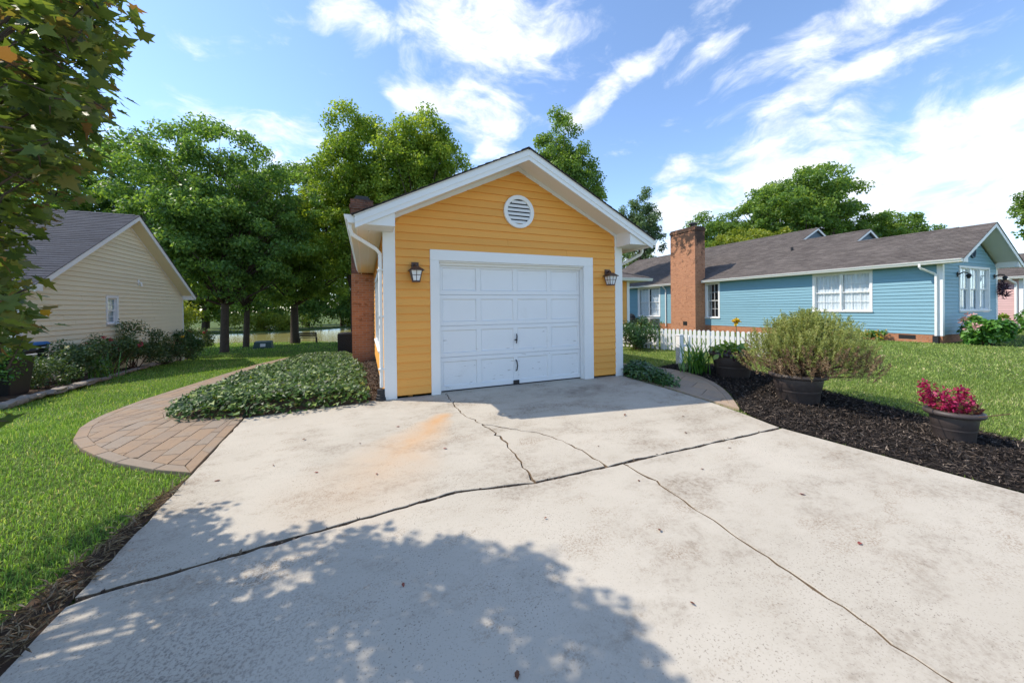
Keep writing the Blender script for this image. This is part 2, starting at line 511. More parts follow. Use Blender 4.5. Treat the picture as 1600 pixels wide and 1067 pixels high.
MAT['hedge'] = leaf_mat('yellowing_leaves', [(0, (0.105, 0.168, 0.020)), (.5, (0.224, 0.294, 0.036)), (1, (0.392, 0.406, 0.063))], 0.45, .45, .35)
MAT['rose'] = leaf_mat('rose_leaves', [(0, (0.037, 0.076, 0.027)), (.5, (0.082, 0.139, 0.048)), (.9, (0.145, 0.204, 0.076)), (1, (0.238, 0.170, 0.085))], 0.35, .4, .45)
MAT['boxw'] = leaf_mat('glossy_bush_leaves', [(0, (0.022, 0.075, 0.015)), (.5, (0.060, 0.180, 0.030)), (1, (0.240, 0.450, 0.045))], 0.30, .35, .5)
MAT['needle'] = leaf_mat('rosemary_needles', [(0, (0.138, 0.172, 0.052)), (.45, (0.276, 0.322, 0.098)), (.8, (0.414, 0.437, 0.149)), (1, (0.529, 0.483, 0.230))], .35, .5, .3)
MAT['needled'] = leaf_mat('dead_needles', [(0, (.10, .062, .035)), (.5, (.22, .145, .085)), (1, (.38, .28, .17))], .15, .7, .2)
MAT['lily'] = leaf_mat('strap_leaves', [(0, (0.037, 0.125, 0.018)), (.5, (0.081, 0.225, 0.033)), (1, (0.188, 0.350, 0.062))], .3, .35, .5)
MAT['hosta'] = leaf_mat('lime_leaves', [(0, (.07, .16, .02)), (.5, (.17, .29, .04)), (1, (.34, .42, .10))], .3, .4, .45)
MAT['purple'] = leaf_mat('purple_leaves', [(0, (.03, .012, .025)), (1, (.09, .03, .06))], .2, .4, .4)
MAT['crimson'] = leaf_mat('crimson_plumes', [(0, (0.188, 0.006, 0.038)), (.5, (0.390, 0.015, 0.090)), (1, (0.465, 0.053, 0.165))], .3, .5, .3)
MAT['coleus'] = leaf_mat('bronze_leaves', [(0, (.14, .03, .03)), (.5, (.26, .085, .06)), (.85, (.24, .17, .06)), (1, (.30, .32, .06))], .25, .45, .4)
MAT['fl_pink'] = leaf_mat('pink_petals', [(0, (.62, .30, .36)), (1, (.74, .50, .46))], .25, .6, .2)
MAT['fl_red'] = leaf_mat('red_petals', [(0, (.40, .02, .05)), (1, (.55, .08, .12))], .2, .5, .3)
MAT['fl_white'] = leaf_mat('cream_petals', [(0, (.66, .66, .48)), (1, (.75, .76, .66))], .25, .6, .2)
MAT['fl_yellow'] = leaf_mat('yellow_petals', [(0, (.65, .38, .02)), (1, (.75, .55, .04))], .25, .5, .2)
MAT['mulch'] = leaf_mat('bark_chips', [(0, (.012, .010, .009)), (.5, (.036, .028, .024)), (.8, (.075, .056, .045)), (.95, (.15, .115, .09)), (1, (.30, .24, .19))], .0, .75, .3, (2.0, .35))
MAT['gravelly'] = leaf_mat('brown_chips', [(0, (.04, .028, .022)), (.6, (.09, .065, .05)), (1, (.2, .16, .12))], .0, .8, .2)
MAT['dryleaf'] = leaf_mat('fallen_leaf', [(0, (.10, .045, .022)), (.6, (.20, .08, .05)), (1, (.30, .07, .06))], .15, .6, .3)


# ------------------------------------------------------------------ mesh helpers
class MB:
    def __init__(s):
        s.v, s.f = [], []

    def add(s, vs, fs):
        o = len(s.v)
        s.v += [tuple(x) for x in vs]
        s.f += [tuple(i + o for i in f) for f in fs]
        return s

    def hexa(s, p):       # p: 4 bottom ccw, 4 top ccw
        return s.add(p, [(3, 2, 1, 0), (4, 5, 6, 7), (0, 1, 5, 4), (1, 2, 6, 5), (2, 3, 7, 6), (3, 0, 4, 7)])

    def box(s, x0, x1, y0, y1, z0, z1):
        return s.hexa([(x0, y0, z0), (x1, y0, z0), (x1, y1, z0), (x0, y1, z0), (x0, y0, z1), (x1, y0, z1), (x1, y1, z1), (x0, y1, z1)])

    def prism(s, poly, f0, f1):   # poly of 2D points, f0/f1 map 2D -> 3D for the two ends
        n = len(poly)
        return s.add([f0(*q) for q in poly] + [f1(*q) for q in poly],
                     [tuple(reversed(range(n))), tuple(range(n, 2 * n))] + [(i, (i + 1) % n, n + (i + 1) % n, n + i) for i in range(n)])

    def tube(s, pts, rad, n=8, cap=True):
        pts = [Vector(p) for p in pts]
        if not isinstance(rad, (list, tuple)):
            rad = [rad] * len(pts)
        rings = []
        u = None
        for i, p in enumerate(pts):
            t = (pts[min(i + 1, len(pts) - 1)] - pts[max(i - 1, 0)]).normalized()
            if u is None:
                u = t.orthogonal().normalized()
            u = (u - t * u.dot(t))
            u = u.normalized() if u.length > 1e-5 else t.orthogonal().normalized()
            w = t.cross(u)
            rings.append([p + (u * math.cos(6.28318 * k / n) + w * math.sin(6.28318 * k / n)) * rad[i] for k in range(n)])
        vs = [q for r in rings for q in r]
        fs = [(i * n + k, i * n + (k + 1) % n, (i + 1) * n + (k + 1) % n, (i + 1) * n + k) for i in range(len(rings) - 1) for k in range(n)]
        if cap:
            fs += [tuple(reversed(range(n))), tuple(range((len(rings) - 1) * n, len(rings) * n))]
        return s.add(vs, fs)

    def lathe(s, prof, n=32, c=(0, 0, 0), sq=1.0):
        vs, fs = [], []
        for r, z in prof:
            for k in range(n):
                a = 6.28318531 * k / n
                vs.append((c[0] + r * math.cos(a), c[1] + r * math.sin(a) * sq, c[2] + z))
        for i in range(len(prof) - 1):
            for k in range(n):
                fs.append((i * n + k, i * n + (k + 1) % n, (i + 1) * n + (k + 1) % n, (i + 1) * n + k))
        fs += [tuple(reversed(range(n))), tuple(range((len(prof) - 1) * n, len(prof) * n))]
        return s.add(vs, fs)

    def mesh(s, name):
        me = bpy.data.meshes.new(name)
        me.from_pydata(s.v, [], s.f)
        me.validate()
        bm = bmesh.new()
        bm.from_mesh(me)
        bmesh.ops.recalc_face_normals(bm, faces=bm.faces)
        bm.to_mesh(me)
        bm.free()
        return me

    def build(s, name, mat, parent=None, smooth=False, bevel=0.0):
        return obj(name, s.mesh(name), mat, parent, smooth, bevel)


def obj(name, me, mat, parent=None, smooth=False, bevel=0.0):
    o = bpy.data.objects.new(name, me)
    if mat is not None and len(me.materials) == 0:
        me.materials.append(MAT[mat] if isinstance(mat, str) else mat)
    if smooth:
        me.polygons.foreach_set('use_smooth', [True] * len(me.polygons))
    COL.objects.link(o)
    if parent:
        adopt(o, parent)
    if bevel:
        b = o.modifiers.new('bevel', 'BEVEL')
        b.width = bevel
        b.segments = 2
        b.limit_method = 'ANGLE'
    return o


def adopt(o, parent):
    # parts are modelled in world coordinates, so undo the root Empty's own offset
    o.parent = parent
    if parent.type == 'EMPTY':
        o.matrix_parent_inverse = Matrix.Translation(-Vector(parent.location))


def tag(o, label=None, cat=None, group=None, kind=None):
    for k, v in (('label', label), ('category', cat), ('group', group), ('kind', kind)):
        if v:
            o[k] = v
    return o


def thing(name, label, cat, loc=(0, 0, 0), group=None):
    e = bpy.data.objects.new(name, None)
    e.empty_display_size = .2
    e.location = loc
    COL.objects.link(e)
    return tag(e, label, cat, group)


def copy_tree(o, loc, label=None, parent=None):
    c = o.copy()
    COL.objects.link(c)
    if parent is None:
        c.location = loc
        if label:
            c['label'] = label
    else:
        c.parent = parent
        c.matrix_parent_inverse = o.matrix_parent_inverse.copy()
    for ch in [x for x in bpy.data.objects if x.parent == o]:
        copy_tree(ch, None, None, c)
    return c


def np_mesh(name, V, F, rnd=None):
    """V (n,3) float, F (m,k) int; rnd one value per face"""
    V = np.ascontiguousarray(V, np.float32)
    F = np.ascontiguousarray(F, np.int32)
    m, k = F.shape
    me = bpy.data.meshes.new(name)
    me.vertices.add(len(V))
    me.vertices.foreach_set('co', V.ravel())
    me.loops.add(m * k)
    me.loops.foreach_set('vertex_index', F.ravel())
    me.polygons.add(m)
    me.polygons.foreach_set('loop_start', np.arange(0, m * k, k, dtype=np.int32))
    me.update(calc_edges=True)
    if rnd is not None:
        a = me.attributes.new('rnd', 'FLOAT', 'FACE')
        a.data.foreach_set('value', np.ascontiguousarray(rnd, np.float32))
    return me


def norm(a):
    return a / np.maximum(np.linalg.norm(a, axis=1, keepdims=True), 1e-9)


def frames(n, upbias=0.6, rng=RNG, nrm=None):
    d = rng.normal(size=(n, 3))
    if nrm is not None:
        d = d * .55 + nrm
    d[:, 2] = d[:, 2] + upbias
    nn = norm(d)
    t = rng.normal(size=(n, 3))
    t = norm(t - nn * (t * nn).sum(1, keepdims=True))
    b = np.cross(nn, t)
    return nn, t, b


T_RHOMB = (np.array([(0, 0, 0), (.5, .30, .07), (1, 0, -.06), (.5, -.30, .07)]), np.array([(0, 3, 2), (0, 2, 1)]))
T_OVAL = (np.array([(0, 0, 0), (.3, .24, .05), (.7, .24, .03), (1, 0, -.10), (.7, -.24, .03), (.3, -.24, .05)]), np.array([(0, 3, 2), (0, 2, 1), (0, 5, 4), (0, 4, 3)]))
T_ARROW = (np.array([(.08, 0, 0), (-.06, .40, .05), (1, 0, -.10), (-.06, -.40, .05)]), np.array([(0, 3, 2), (0, 2, 1)]))
T_IVY = (np.array([(0, 0, 0), (.12, .42, .04), (.48, .30, .03), (1, 0, -.08), (.48, -.30, .03), (.12, -.42, .04), (.3, 0, -.02)]),
         np.array([(0, 6, 1), (1, 6, 2), (2, 6, 3), (3, 6, 4), (4, 6, 5), (5, 6, 0)]))
_ml = [(0, 0), (-.10, .28), (.10, .22), (.16, .56), (.34, .36), (.56, .52), (.55, .24), (1.0, 0.0), (.55, -.24), (.56, -.52), (.34, -.36), (.16, -.56), (.10, -.22), (-.10, -.28)]
T_MAPLE = (np.array([(x, y, .10 * abs(y) - .12 * max(0, x - .5)) for x, y in _ml] + [(.3, 0, -.03)]),
           np.array([(i, (i + 1) % 14, 14) for i in range(14)]))


def leaves(P, size, tmpl, upbias=.6, nrm=None, rng=RNG, rnd=None, jit=.35):
    n = len(P)
    tv, tf = tmpl
    nn, t, b = frames(n, upbias, rng, nrm)
    s = size * (1 + rng.uniform(-jit, jit, n))
    V = P[:, None, :] + s[:, None, None] * (tv[None, :, 0:1] * t[:, None, :] + tv[None, :, 1:2] * b[:, None, :] + tv[None, :, 2:3] * nn[:, None, :])
    F = tf[None] + (np.arange(n) * len(tv))[:, None, None]
    if rnd is None:
        rnd = rng.random(n)
    return V.reshape(-1, 3), F.reshape(-1, 3), np.repeat(rnd, len(tf))


def cat3(parts):
    Vs, Fs, Rs, o = [], [], [], 0
    for v, f, r in parts:
        Vs.append(v)
        Fs.append(f + o)
        Rs.append(r)
        o += len(v)
    return np.concatenate(Vs), np.concatenate(Fs), np.concatenate(Rs)


def leaf_obj(name, parts, mat, parent=None, kind='stuff'):
    V, F, r = cat3(parts) if isinstance(parts, list) else parts
    o = obj(name, np_mesh(name, V, F, r), mat, parent)
    if kind:
        o['kind'] = kind
    return o


def inpoly(x, y, poly):
    x, y = np.asarray(x, float), np.asarray(y, float)
    ins = np.zeros(x.shape, bool)
    n = len(poly)
    for i in range(n):
        (x1, y1), (x2, y2) = poly[i], poly[(i + 1) % n]
        if y1 == y2:
            continue
        c = ((y1 > y) != (y2 > y)) & (x < (x2 - x1) * (y - y1) / (y2 - y1) + x1)
        ins ^= c
    return ins


def edgedist(x, y, poly):
    x, y = np.asarray(x, float), np.asarray(y, float)
    d = np.full(x.shape, 1e9)
    n = len(poly)
    for i in range(n):
        (x1, y1), (x2, y2) = poly[i], poly[(i + 1) % n]
        dx, dy = x2 - x1, y2 - y1
        L = dx * dx + dy * dy + 1e-12
        t = np.clip(((x - x1) * dx + (y - y1) * dy) / L, 0, 1)
        d = np.minimum(d, np.hypot(x - x1 - t * dx, y - y1 - t * dy))
    return d


def inpoly_pts(n, poly, rng=RNG):
    P = np.array(poly)
    lo, hi = P.min(0), P.max(0)
    out = []
    c = 0
    while c < n:
        q = rng.uniform(lo, hi, size=(max(n, 1000) * 2, 2))
        q = q[inpoly(q[:, 0], q[:, 1], poly)]
        out.append(q)
        c += len(q)
    return np.concatenate(out)[:n]


# ------------------------------------------------------------------ terrain
SL = 0.051
POND = [(-20, 35), (-12, 32.2), (-7.5, 30.6), (-4, 29.3), (-1.8, 27.8), (3, 27), (9, 28), (14, 33), (14, 46), (6, 56), (-3, 56), (-8, 50.5), (-14, 48), (-25, 51), (-30, 42)]
WATER_Z = -1.45


def ter(x, y):
    x, y = np.asarray(x, float), np.asarray(y, float)
    k = np.clip((3 - x) / 5, 0, 1)
    k = k * k * (3 - 2 * k)
    yp = np.clip(y, 0, None)
    back = -(0.057 * np.minimum(yp, 16) + 0.03 * np.clip(yp - 16, 0, 12))
    right = -0.01 * np.minimum(yp, 20)
    front = SL * np.clip(y, -10, 0) * (1 - .55 * np.clip((x - 9) / 9, 0, 1))
    return front + k * back + (1 - k) * right - .04 * np.clip((x - 9) / 9, 0, 1)


def terz(x, y):
    return float(ter(x, y))


def axis_(segs):
    out = []
    for a, b, st in segs:
        out.append(np.arange(a, b, st))
    out.append(np.array([segs[-1][1]]))
    return np.concatenate(out)


gx = axis_([(-400, -40, 30), (-40, -12, 1), (-12, 14, .4), (14, 60, 1.5), (60, 500, 40)])
gy = axis_([(-60, -12, 6), (-12, 13, .4), (13, 62, 1), (62, 120, 6), (120, 800, 60)])
GX, GY = np.meshgrid(gx, gy)
GZ = ter(GX, GY) - .03
inp = inpoly(GX, GY, POND)
ed = edgedist(GX, GY, POND)
sd_ = np.where(inp, ed, -ed)
s_ = np.clip((sd_ + .8) / 2.2, 0, 1)
GZ = GZ * (1 - s_) + (-2.1) * s_
und = .02 * np.sin(GX * .9) * np.sin(GY * .7 + 1) * (np.hypot(GX - 1.5, GY + 1) > 7)
GZ += und
nx, ny = len(gx), len(gy)
I = np.arange(nx * ny).reshape(ny, nx)
F4 = np.stack([I[:-1, :-1], I[:-1, 1:], I[1:, 1:], I[1:, :-1]], -1).reshape(-1, 4)
g = obj('ground', np_mesh('ground', np.stack([GX, GY, GZ], -1).reshape(-1, 3), F4), 'ground', smooth=True)
g['kind'] = 'structure'

m = MB()
m.add([(x, y, WATER_Z) for x, y in POND], [tuple(range(len(POND)))])
w = m.build('pond_water', 'water')
w['kind'] = 'structure'

# ------------------------------------------------------------------ driveway
DL, GAPJ = -1.725, .015
def right_edge(y):
    return float(np.interp(y, [-12, -6, -4.59, -3.88, -2.9, -2.4, -1.8, -1.0, 0], [5.9, 5.05, 4.78, 4.62, 4.42, 4.5, 4.54, 4.5, 4.41]))


def jag(pts, step, amp, rng):
    out = []
    for (x0, y0), (x1, y1) in zip(pts[:-1], pts[1:]):
        L = math.hypot(x1 - x0, y1 - y0)
        n = max(1, int(L / step))
        for i in range(n):
            t = i / n
            k = amp * float(rng.normal())
            out.append((x0 + (x1 - x0) * t - (y1 - y0) / L * k, y0 + (y1 - y0) * t + (x1 - x0) / L * k))
    out.append(pts[-1])
    return out


def side(pts, w, sgn, rng):
    out = []
    ph = float(rng.random()) * 6
    for i, (x, y) in enumerate(pts):
        a, b = pts[max(0, i - 1)], pts[min(len(pts) - 1, i + 1)]
        dx, dy = b[0] - a[0], b[1] - a[1]
        L = math.hypot(dx, dy) or 1
        k = w * (.18 + .55 * (1 + math.sin(i * .55 + ph) * math.sin(i * .23 + ph * 2)) * .8 + .9 * float(rng.random()) ** 3)
        out.append((x - dy / L * k * sgn, y + dx / L * k * sgn))
    return out


CR = np.random.default_rng(3)
JY = -2.93
crack1 = jag([(.915, .0), (.91, -.30), (.90, -.70), (.905, -1.05), (1.04, -1.46)], .05, .011, CR)
crack1b = jag([(1.04, -1.46), (1.10, -1.75), (1.135, -2.0), (1.10, -2.36), (1.085, -2.6), (1.065, JY)], .05, .012, CR)
crack2 = jag([(1.04, -1.46), (1.33, -1.75), (1.62, -2.03), (1.745, -2.33), (1.80, -2.62), (1.815, JY)], .06, .008, CR)
crack3 = jag([(2.0, JY), (2.055, -3.3), (2.04, -3.67), (2.03, -4.0), (2.03, -4.43), (2.01, -4.75), (2.02, -5.1), (2.06, -5.8), (2.0, -6.6), (2.03, -8.0)], .06, .008, CR)


def edge_pts(x0, y0, x1, y1, step=.09, amp=.006):
    return jag([(x0, y0), (x1, y1)], step, amp, CR)


def slab(poly, parent, name='slab'):
    mb = MB()
    n = len(poly)
    cx = sum(p[0] for p in poly) / n
    cy = sum(p[1] for p in poly) / n
    top = []
    for i, (x, y) in enumerate(poly):
        a, b = poly[i - 1], poly[(i + 1) % n]
        dx, dy = b[0] - a[0], b[1] - a[1]
        L = math.hypot(dx, dy) or 1
        top.append((x - dy / L * .003, y + dx / L * .003))
    area = sum(poly[i - 1][0] * poly[i][1] - poly[i][0] * poly[i - 1][1] for i in range(n))
    if area < 0:
        top = [(2 * p[0] - q[0], 2 * p[1] - q[1]) for p, q in zip(poly, top)]
    z = lambda p: SL * min(p[1], 0)
    vs = [(x, y, z((x, y))) for x, y in top] + [(x, y, z((x, y)) - .004) for x, y in poly] + [(x, y, z((x, y)) - .12) for x, y in poly]
    fs = [tuple(range(n))] + [(i, (i + 1) % n, n + (i + 1) % n, n + i) for i in range(n)] + [(n + i, n + (i + 1) % n, 2 * n + (i + 1) % n, 2 * n + i) for i in range(n)]
    mb.add(vs, fs)
    o = mb.build(name, 'concrete', parent)
    o.data.materials.append(MAT['joint'])
    for pl_ in o.data.polygons:
        if abs(pl_.normal.z) < .4:
            pl_.material_index = 1
    return o


drive = bpy.data.objects.new('driveway', None)
COL.objects.link(drive)
drive['kind'] = 'structure'
jb = [(x, y + GAPJ) for x, y in edge_pts(DL, -3.06, 1.03, JY)]
# back left slab (left of crack 1)
c1l = side(crack1, .009, -1, CR)
c1bl = side(crack1b, .011, -1, CR)
slab(edge_pts(DL, .0, DL, -3.04) + [(x, y + GAPJ + .003 * float(CR.normal())) for x, y in jag([(DL, -3.06), (.4, -2.82), (1.055, JY)], .08, .004, CR)][1:-1] + list(reversed(c1bl)) + list(reversed(c1l))[1:] , drive)
# wedge between the two cracks
c1br = side(crack1b, .011, 1, CR)
c2l = side(crack2, .010, -1, CR)
slab(c1br[1:-1] + [(1.075, JY + GAPJ), (1.45, JY + GAPJ), (1.80, JY + GAPJ)] + list(reversed(c2l))[1:-1], drive)
# back right slab
c1r = side(crack1, .009, 1, CR)
c2r = side(crack2, .013, 1, CR)
re = [(right_edge(y), y) for y in np.linspace(JY + GAPJ, .02, 26)]
slab(c1r[:-1] + c2r + [(x, y + GAPJ) for x, y in edge_pts(1.84, JY, 4.40, JY)][1:-1] + re + [(3.6, .12), (.82, .12), (.82, .0)], drive)
# front slabs
c3l = side(crack3, .010, -1, CR)
c3r = side(crack3, .010, 1, CR)
slab(edge_pts(DL, -3.10, DL - .02, -8) + list(reversed(c3l))[:-1] + [(x, y - GAPJ) for x, y in reversed(jag([(DL, -3.06), (.4, -2.82), (1.055, JY), (1.99, JY)], .08, .005, CR))][:-1], drive)
fe = [(right_edge(y), y) for y in np.linspace(-8, JY - GAPJ, 40)]
slab(c3r[1:] + fe + [(x, y - GAPJ) for x, y in reversed(edge_pts(2.01, JY, 4.40, JY))][1:], drive)
m = MB()
m.add([(DL + .01, .1, -.022), (4.38, .1, -.022), (4.38, -2.5, SL * -2.5 - .022), (4.38, -8, SL * -8 - .022), (DL + .01, -8, SL * -8 - .022), (DL + .01, 0, -.022)], [(0, 1, 2, 3, 4, 5)])
m.v[0:2] = [(DL + .01, 0, -.022), (4.38, 0, -.022)]
jo = m.build('joint_filler', 'joint', drive)

# bits of grime and moss lying in the long joint
q = np.linspace(0, 1, 420)
jx = DL + q * (4.42 - DL)
jy = np.interp(jx, [DL, .4, 1.06, 4.42], [-3.06, -2.82, JY, JY]) + RNG.normal(0, .006, 420)
P = np.stack([jx, jy, SL * jy - .012], 1)
leaf_obj('joint_debris', leaves(P, .028, T_RHOMB, 1.5), 'gravelly', drive)

# ------------------------------------------------------------------ stamped paths
PAD = [(-1.735, .0), (-1.735, -1.66), (-2.07, -1.47), (-2.47, -1.17), (-2.75, -.90), (-2.98, -.65), (-3.22, -.32), (-3.42, .15), (-3.56, .6), (-3.66, 1.1), (-3.78, 2.2), (-3.82, 4.1), (-3.86, 6.5), (-3.86, 9.3),
       (-3.6, 12.2), (-2.9, 14.4), (-1.6, 15.8), (.2, 16.4), (.2, 15.4), (-1.2, 14.9), (-2.1, 13.8), (-2.7, 12.0), (-2.98, 9.3), (-2.98, 4.1), (-2.92, 1.6), (-2.8, .75), (-2.58, .25), (-2.3, -.02)]
RPATH = [(4.63, -2.27), (4.97, -1.94), (5.2, -1.7), (5.42, -1.43), (5.64, -1.1), (5.8, -.72), (5.86, -.35), (5.80, .0), (5.62, .6), (5.46, 1.13), (5.4, 2.2), (5.6, 4), (6.2, 5.6), (5.2, 6.4), (4.75, 5.0), (4.62, 2.5), (4.60, .2), (4.56, -.6), (4.57, -1.2), (4.575, -1.8)]


def clip_rect(poly, o, ux, uy, a0, a1, b0, b1):
    out = list(poly)
    def cut(pts, f):
        res = []
        for i in range(len(pts)):
            p, q_ = pts[i - 1], pts[i]
            fp, fq = f(p), f(q_)
            if (fp >= 0) != (fq >= 0):
                t = fp / (fp - fq)
                res.append((p[0] + (q_[0] - p[0]) * t, p[1] + (q_[1] - p[1]) * t))
            if fq >= 0:
                res.append(q_)
        return res
    A = lambda p: (p[0] - o[0]) * ux[0] + (p[1] - o[1]) * ux[1]
    B = lambda p: (p[0] - o[0]) * uy[0] + (p[1] - o[1]) * uy[1]
    for f in (lambda p: A(p) - a0, lambda p: a1 - A(p), lambda p: B(p) - b0, lambda p: b1 - B(p)):
        if len(out) < 3:
            return []
        out = cut(out, f)
    return out


def inset(poly, d):
    n = len(poly)
    ar = sum(poly[i - 1][0] * poly[i][1] - poly[i][0] * poly[i - 1][1] for i in range(n))
    s = 1 if ar > 0 else -1
    out = []
    for i in range(n):
        p0, p1, p2 = Vector(poly[i - 1]), Vector(poly[i]), Vector(poly[(i + 1) % n])
        n1 = Vector((-(p1 - p0).y, (p1 - p0).x)).normalized() * s
        n2 = Vector((-(p2 - p1).y, (p2 - p1).x)).normalized() * s
        k = (n1 + n2)
        k = k / max(.35, k.length_squared / 2)
        out.append(tuple(p1 + k * d))
    return out


def area2(p):
    return abs(sum(p[i - 1][0] * p[i][1] - p[i][0] * p[i - 1][1] for i in range(len(p)))) / 2


def paver_piece(poly, parent, mat, lift=.012, gap=.004, name='paver', jz=0.0):
    pl = []
    for p in poly:
        if not pl or math.hypot(p[0] - pl[-1][0], p[1] - pl[-1][1]) > .004:
            pl.append(p)
    if len(pl) > 2 and math.hypot(pl[0][0] - pl[-1][0], pl[0][1] - pl[-1][1]) < .004:
        pl.pop()
    if len(pl) < 3 or area2(pl) < .0012:
        return
    cx = sum(p[0] for p in pl) / len(pl)
    cy = sum(p[1] for p in pl) / len(pl)
    def shr(p, d):
        L = math.hypot(p[0] - cx, p[1] - cy) or 1
        k = max(0, 1 - d / L)
        return (cx + (p[0] - cx) * k, cy + (p[1] - cy) * k)
    mb = MB()
    n = len(pl)
    lo = [shr(p, gap) for p in pl]
    hi = [shr(p, gap + .006) for p in pl]
    z = lambda p: terz(p[0], p[1]) + lift + jz
    mb.add([(x, y, z((x, y))) for x, y in hi] + [(x, y, z((x, y)) - .006) for x, y in lo] + [(x, y, z((x, y)) - .05) for x, y in lo],
           [tuple(range(n))] + [(i, (i + 1) % n, n + (i + 1) % n, n + i) for i in range(n)] + [(n + i, n + (i + 1) % n, 2 * n + (i + 1) % n, 2 * n + i) for i in range(n)])
    mb.build(name, mat, parent)


def stamped(poly, name, mat, ang, rowh, tl, border, far_y):
    root = bpy.data.objects.new(name, None)
    COL.objects.link(root)
    root['kind'] = 'structure'
    inner = inset(poly, border)
    ux = (math.sin(ang), math.cos(ang))
    uy = (math.cos(ang), -math.sin(ang))
    o = (-3.0, -2.5) if name == 'left_path' else (4.5, -3)
    k = 0
    for bi in range(-30, 60):
        b0 = bi * rowh
        off = (bi % 2) * tl * .5 + (bi * .37 % 1) * .06
        for ai in range(0, 60):
            a0 = ai * tl + off
            pc = clip_rect(inner, o, ux, uy, a0, a0 + tl, b0, b0 + rowh)
            if len(pc) >= 3:
                paver_piece(pc, root, mat, jz=random.uniform(-.002, .002))
                k += 1
    n = len(poly)
    for i in range(n):
        p0, p1, q0, q1 = Vector(poly[i]), Vector(poly[(i + 1) % n]), Vector(inner[i]), Vector(inner[(i + 1) % n])
        L = (p1 - p0).length
        s = max(1, int(L / .34))
        for j in range(s):
            a, b = j / s, (j + 1) / s
            paver_piece([tuple(p0.lerp(p1, a)), tuple(p0.lerp(p1, b)), tuple(q0.lerp(q1, b)), tuple(q0.lerp(q1, a))], root, mat, gap=.003, name='border_paver')
    mb = MB()
    mb.add([(x, y, terz(x, y) - .004) for x, y in inset(poly, .004)], [tuple(range(n))])
    # the bed under the pavers follows the ground in short strips
    mb = MB()
    P_ = np.array(poly)
    y0, y1 = P_[:, 1].min(), P_[:, 1].max()
    ys = np.arange(y0, y1, .5)
    for ya in ys:
        pc = clip_rect(inset(poly, .006), (0, 0), (1, 0), (0, 1), -50, 50, ya, ya + .5)
        if len(pc) >= 3:
            mb.add([(x, y, terz(x, y) + .003) for x, y in pc], [tuple(range(len(pc)))])
    mb.build('path_bed', 'joint', root)
    return k


n1_ = stamped(PAD, 'left_path', 'paver', R(6), .175, .35, .10, 9)
n2_ = stamped(RPATH, 'right_path', 'paver2', R(-28), .42, .55, .10, 3)

# ------------------------------------------------------------------ planting beds
MULCH = [(4.66, -2.27), (4.99, -1.96), (5.23, -1.72), (5.45, -1.45), (5.67, -1.11), (5.83, -.73), (5.89, -.35), (5.84, .0), (5.75, .35), (6.3, .5), (6.95, .35), (7.35, -.3), (7.35, -1.0), (7.05, -1.7), (6.93, -2.2), (6.82, -2.88), (6.72, -3.38), (6.58, -3.75),
         (6.55, -4.3), (6.6, -5.5), (6.8, -8), (5.45, -8), (5.1, -6), (4.82, -4.59), (4.66, -3.88), (4.46, -2.92), (4.53, -2.5)]
IVY = [(-2.86, 1.0), (-2.76, .62), (-2.55, .18), (-2.28, -.03), (-1.72, -.17), (-1.0, -.10), (-.25, -.06), (-.36, 1.5), (-.42, 3.2), (-.58, 6), (-.85, 9.6), (-1.5, 11.2), (-2.3, 11.3), (-2.78, 10), (-2.9, 8), (-2.92, 4.5), (-2.9, 2)]
STRIP = [(-.25, -.03), (0.02, -.03), (0.02, 6.5), (-.64, 6.5), (-.46, 3.2), (-.38, 1.5)]
LBED = [(-5.55, 2.6), (-5.9, 3.5), (-6.35, 5.6), (-6.75, 7.4), (-7.4, 9.8), (-7.9, 12.0), (-8.1, 14), (-8.3, 16.6), (-9.2, 18.2), (-10.5, 17.8), (-9.0, 15.5), (-8.6, 9), (-9.5, 5), (-8.5, 2.2), (-6.6, 1.9)]
THATCH = [(-1.735, -1.66), (-1.735, -8), (-2.5, -8), (-2.28, -5), (-2.12, -3.9), (-1.97, -3.2), (-1.87, -2.6), (-1.80, -2.0)]


def bed(poly, name, mat, lift=.0, mound=.03):
    P_ = np.array(poly)
    lo, hi = P_.min(0), P_.max(0)
    st_ = .12 if (hi - lo).max() < 12 else .3
    xs, ys = np.arange(lo[0], hi[0] + st_, st_), np.arange(lo[1], hi[1] + st_, st_)
    mb = MB()
    bm = bmesh.new()
    for ya in ys:
        for xa in xs:
            pc = clip_rect(poly, (0, 0), (1, 0), (0, 1), xa, xa + st_, ya, ya + st_)
            if len(pc) >= 3 and area2(pc) > 1e-5:
                d = edgedist([p[0] for p in pc], [p[1] for p in pc], poly)
                mb.add([(x, y, terz(x, y) + lift + mound * min(1, e / .4)) for (x, y), e in zip(pc, d)], [tuple(range(len(pc)))])
    bm.free()
    o = mb.build(name, mat)
    o['kind'] = 'structure'
    return o


bed(MULCH, 'mulch_bed', 'mulchbase', .0, .03)
bed(STRIP, 'chip_strip', 'soil', .0, .02)
bed(LBED, 'border_bed', 'soil', .0, .05)
bed(THATCH, 'bare_soil_edge', 'soil', -.012, .012)


def chips(poly, n, lift, mound, size, mat, name, wide=.16, rng=RNG, flat=2.2):
    q = inpoly_pts(n, poly, rng)
    e = edgedist(q[:, 0], q[:, 1], poly)
    z = ter(q[:, 0], q[:, 1]) + lift + mound * np.minimum(1, e / .4) + rng.uniform(0, .016, n)
    P = np.stack([q[:, 0], q[:, 1], z], 1)
    tm = (T_RHOMB[0] * np.array([1, wide / .3, .8]), T_RHOMB[1])
    o = leaf_obj(name, leaves(P, size, tm, flat, rng=rng, jit=.6), mat)
    return o


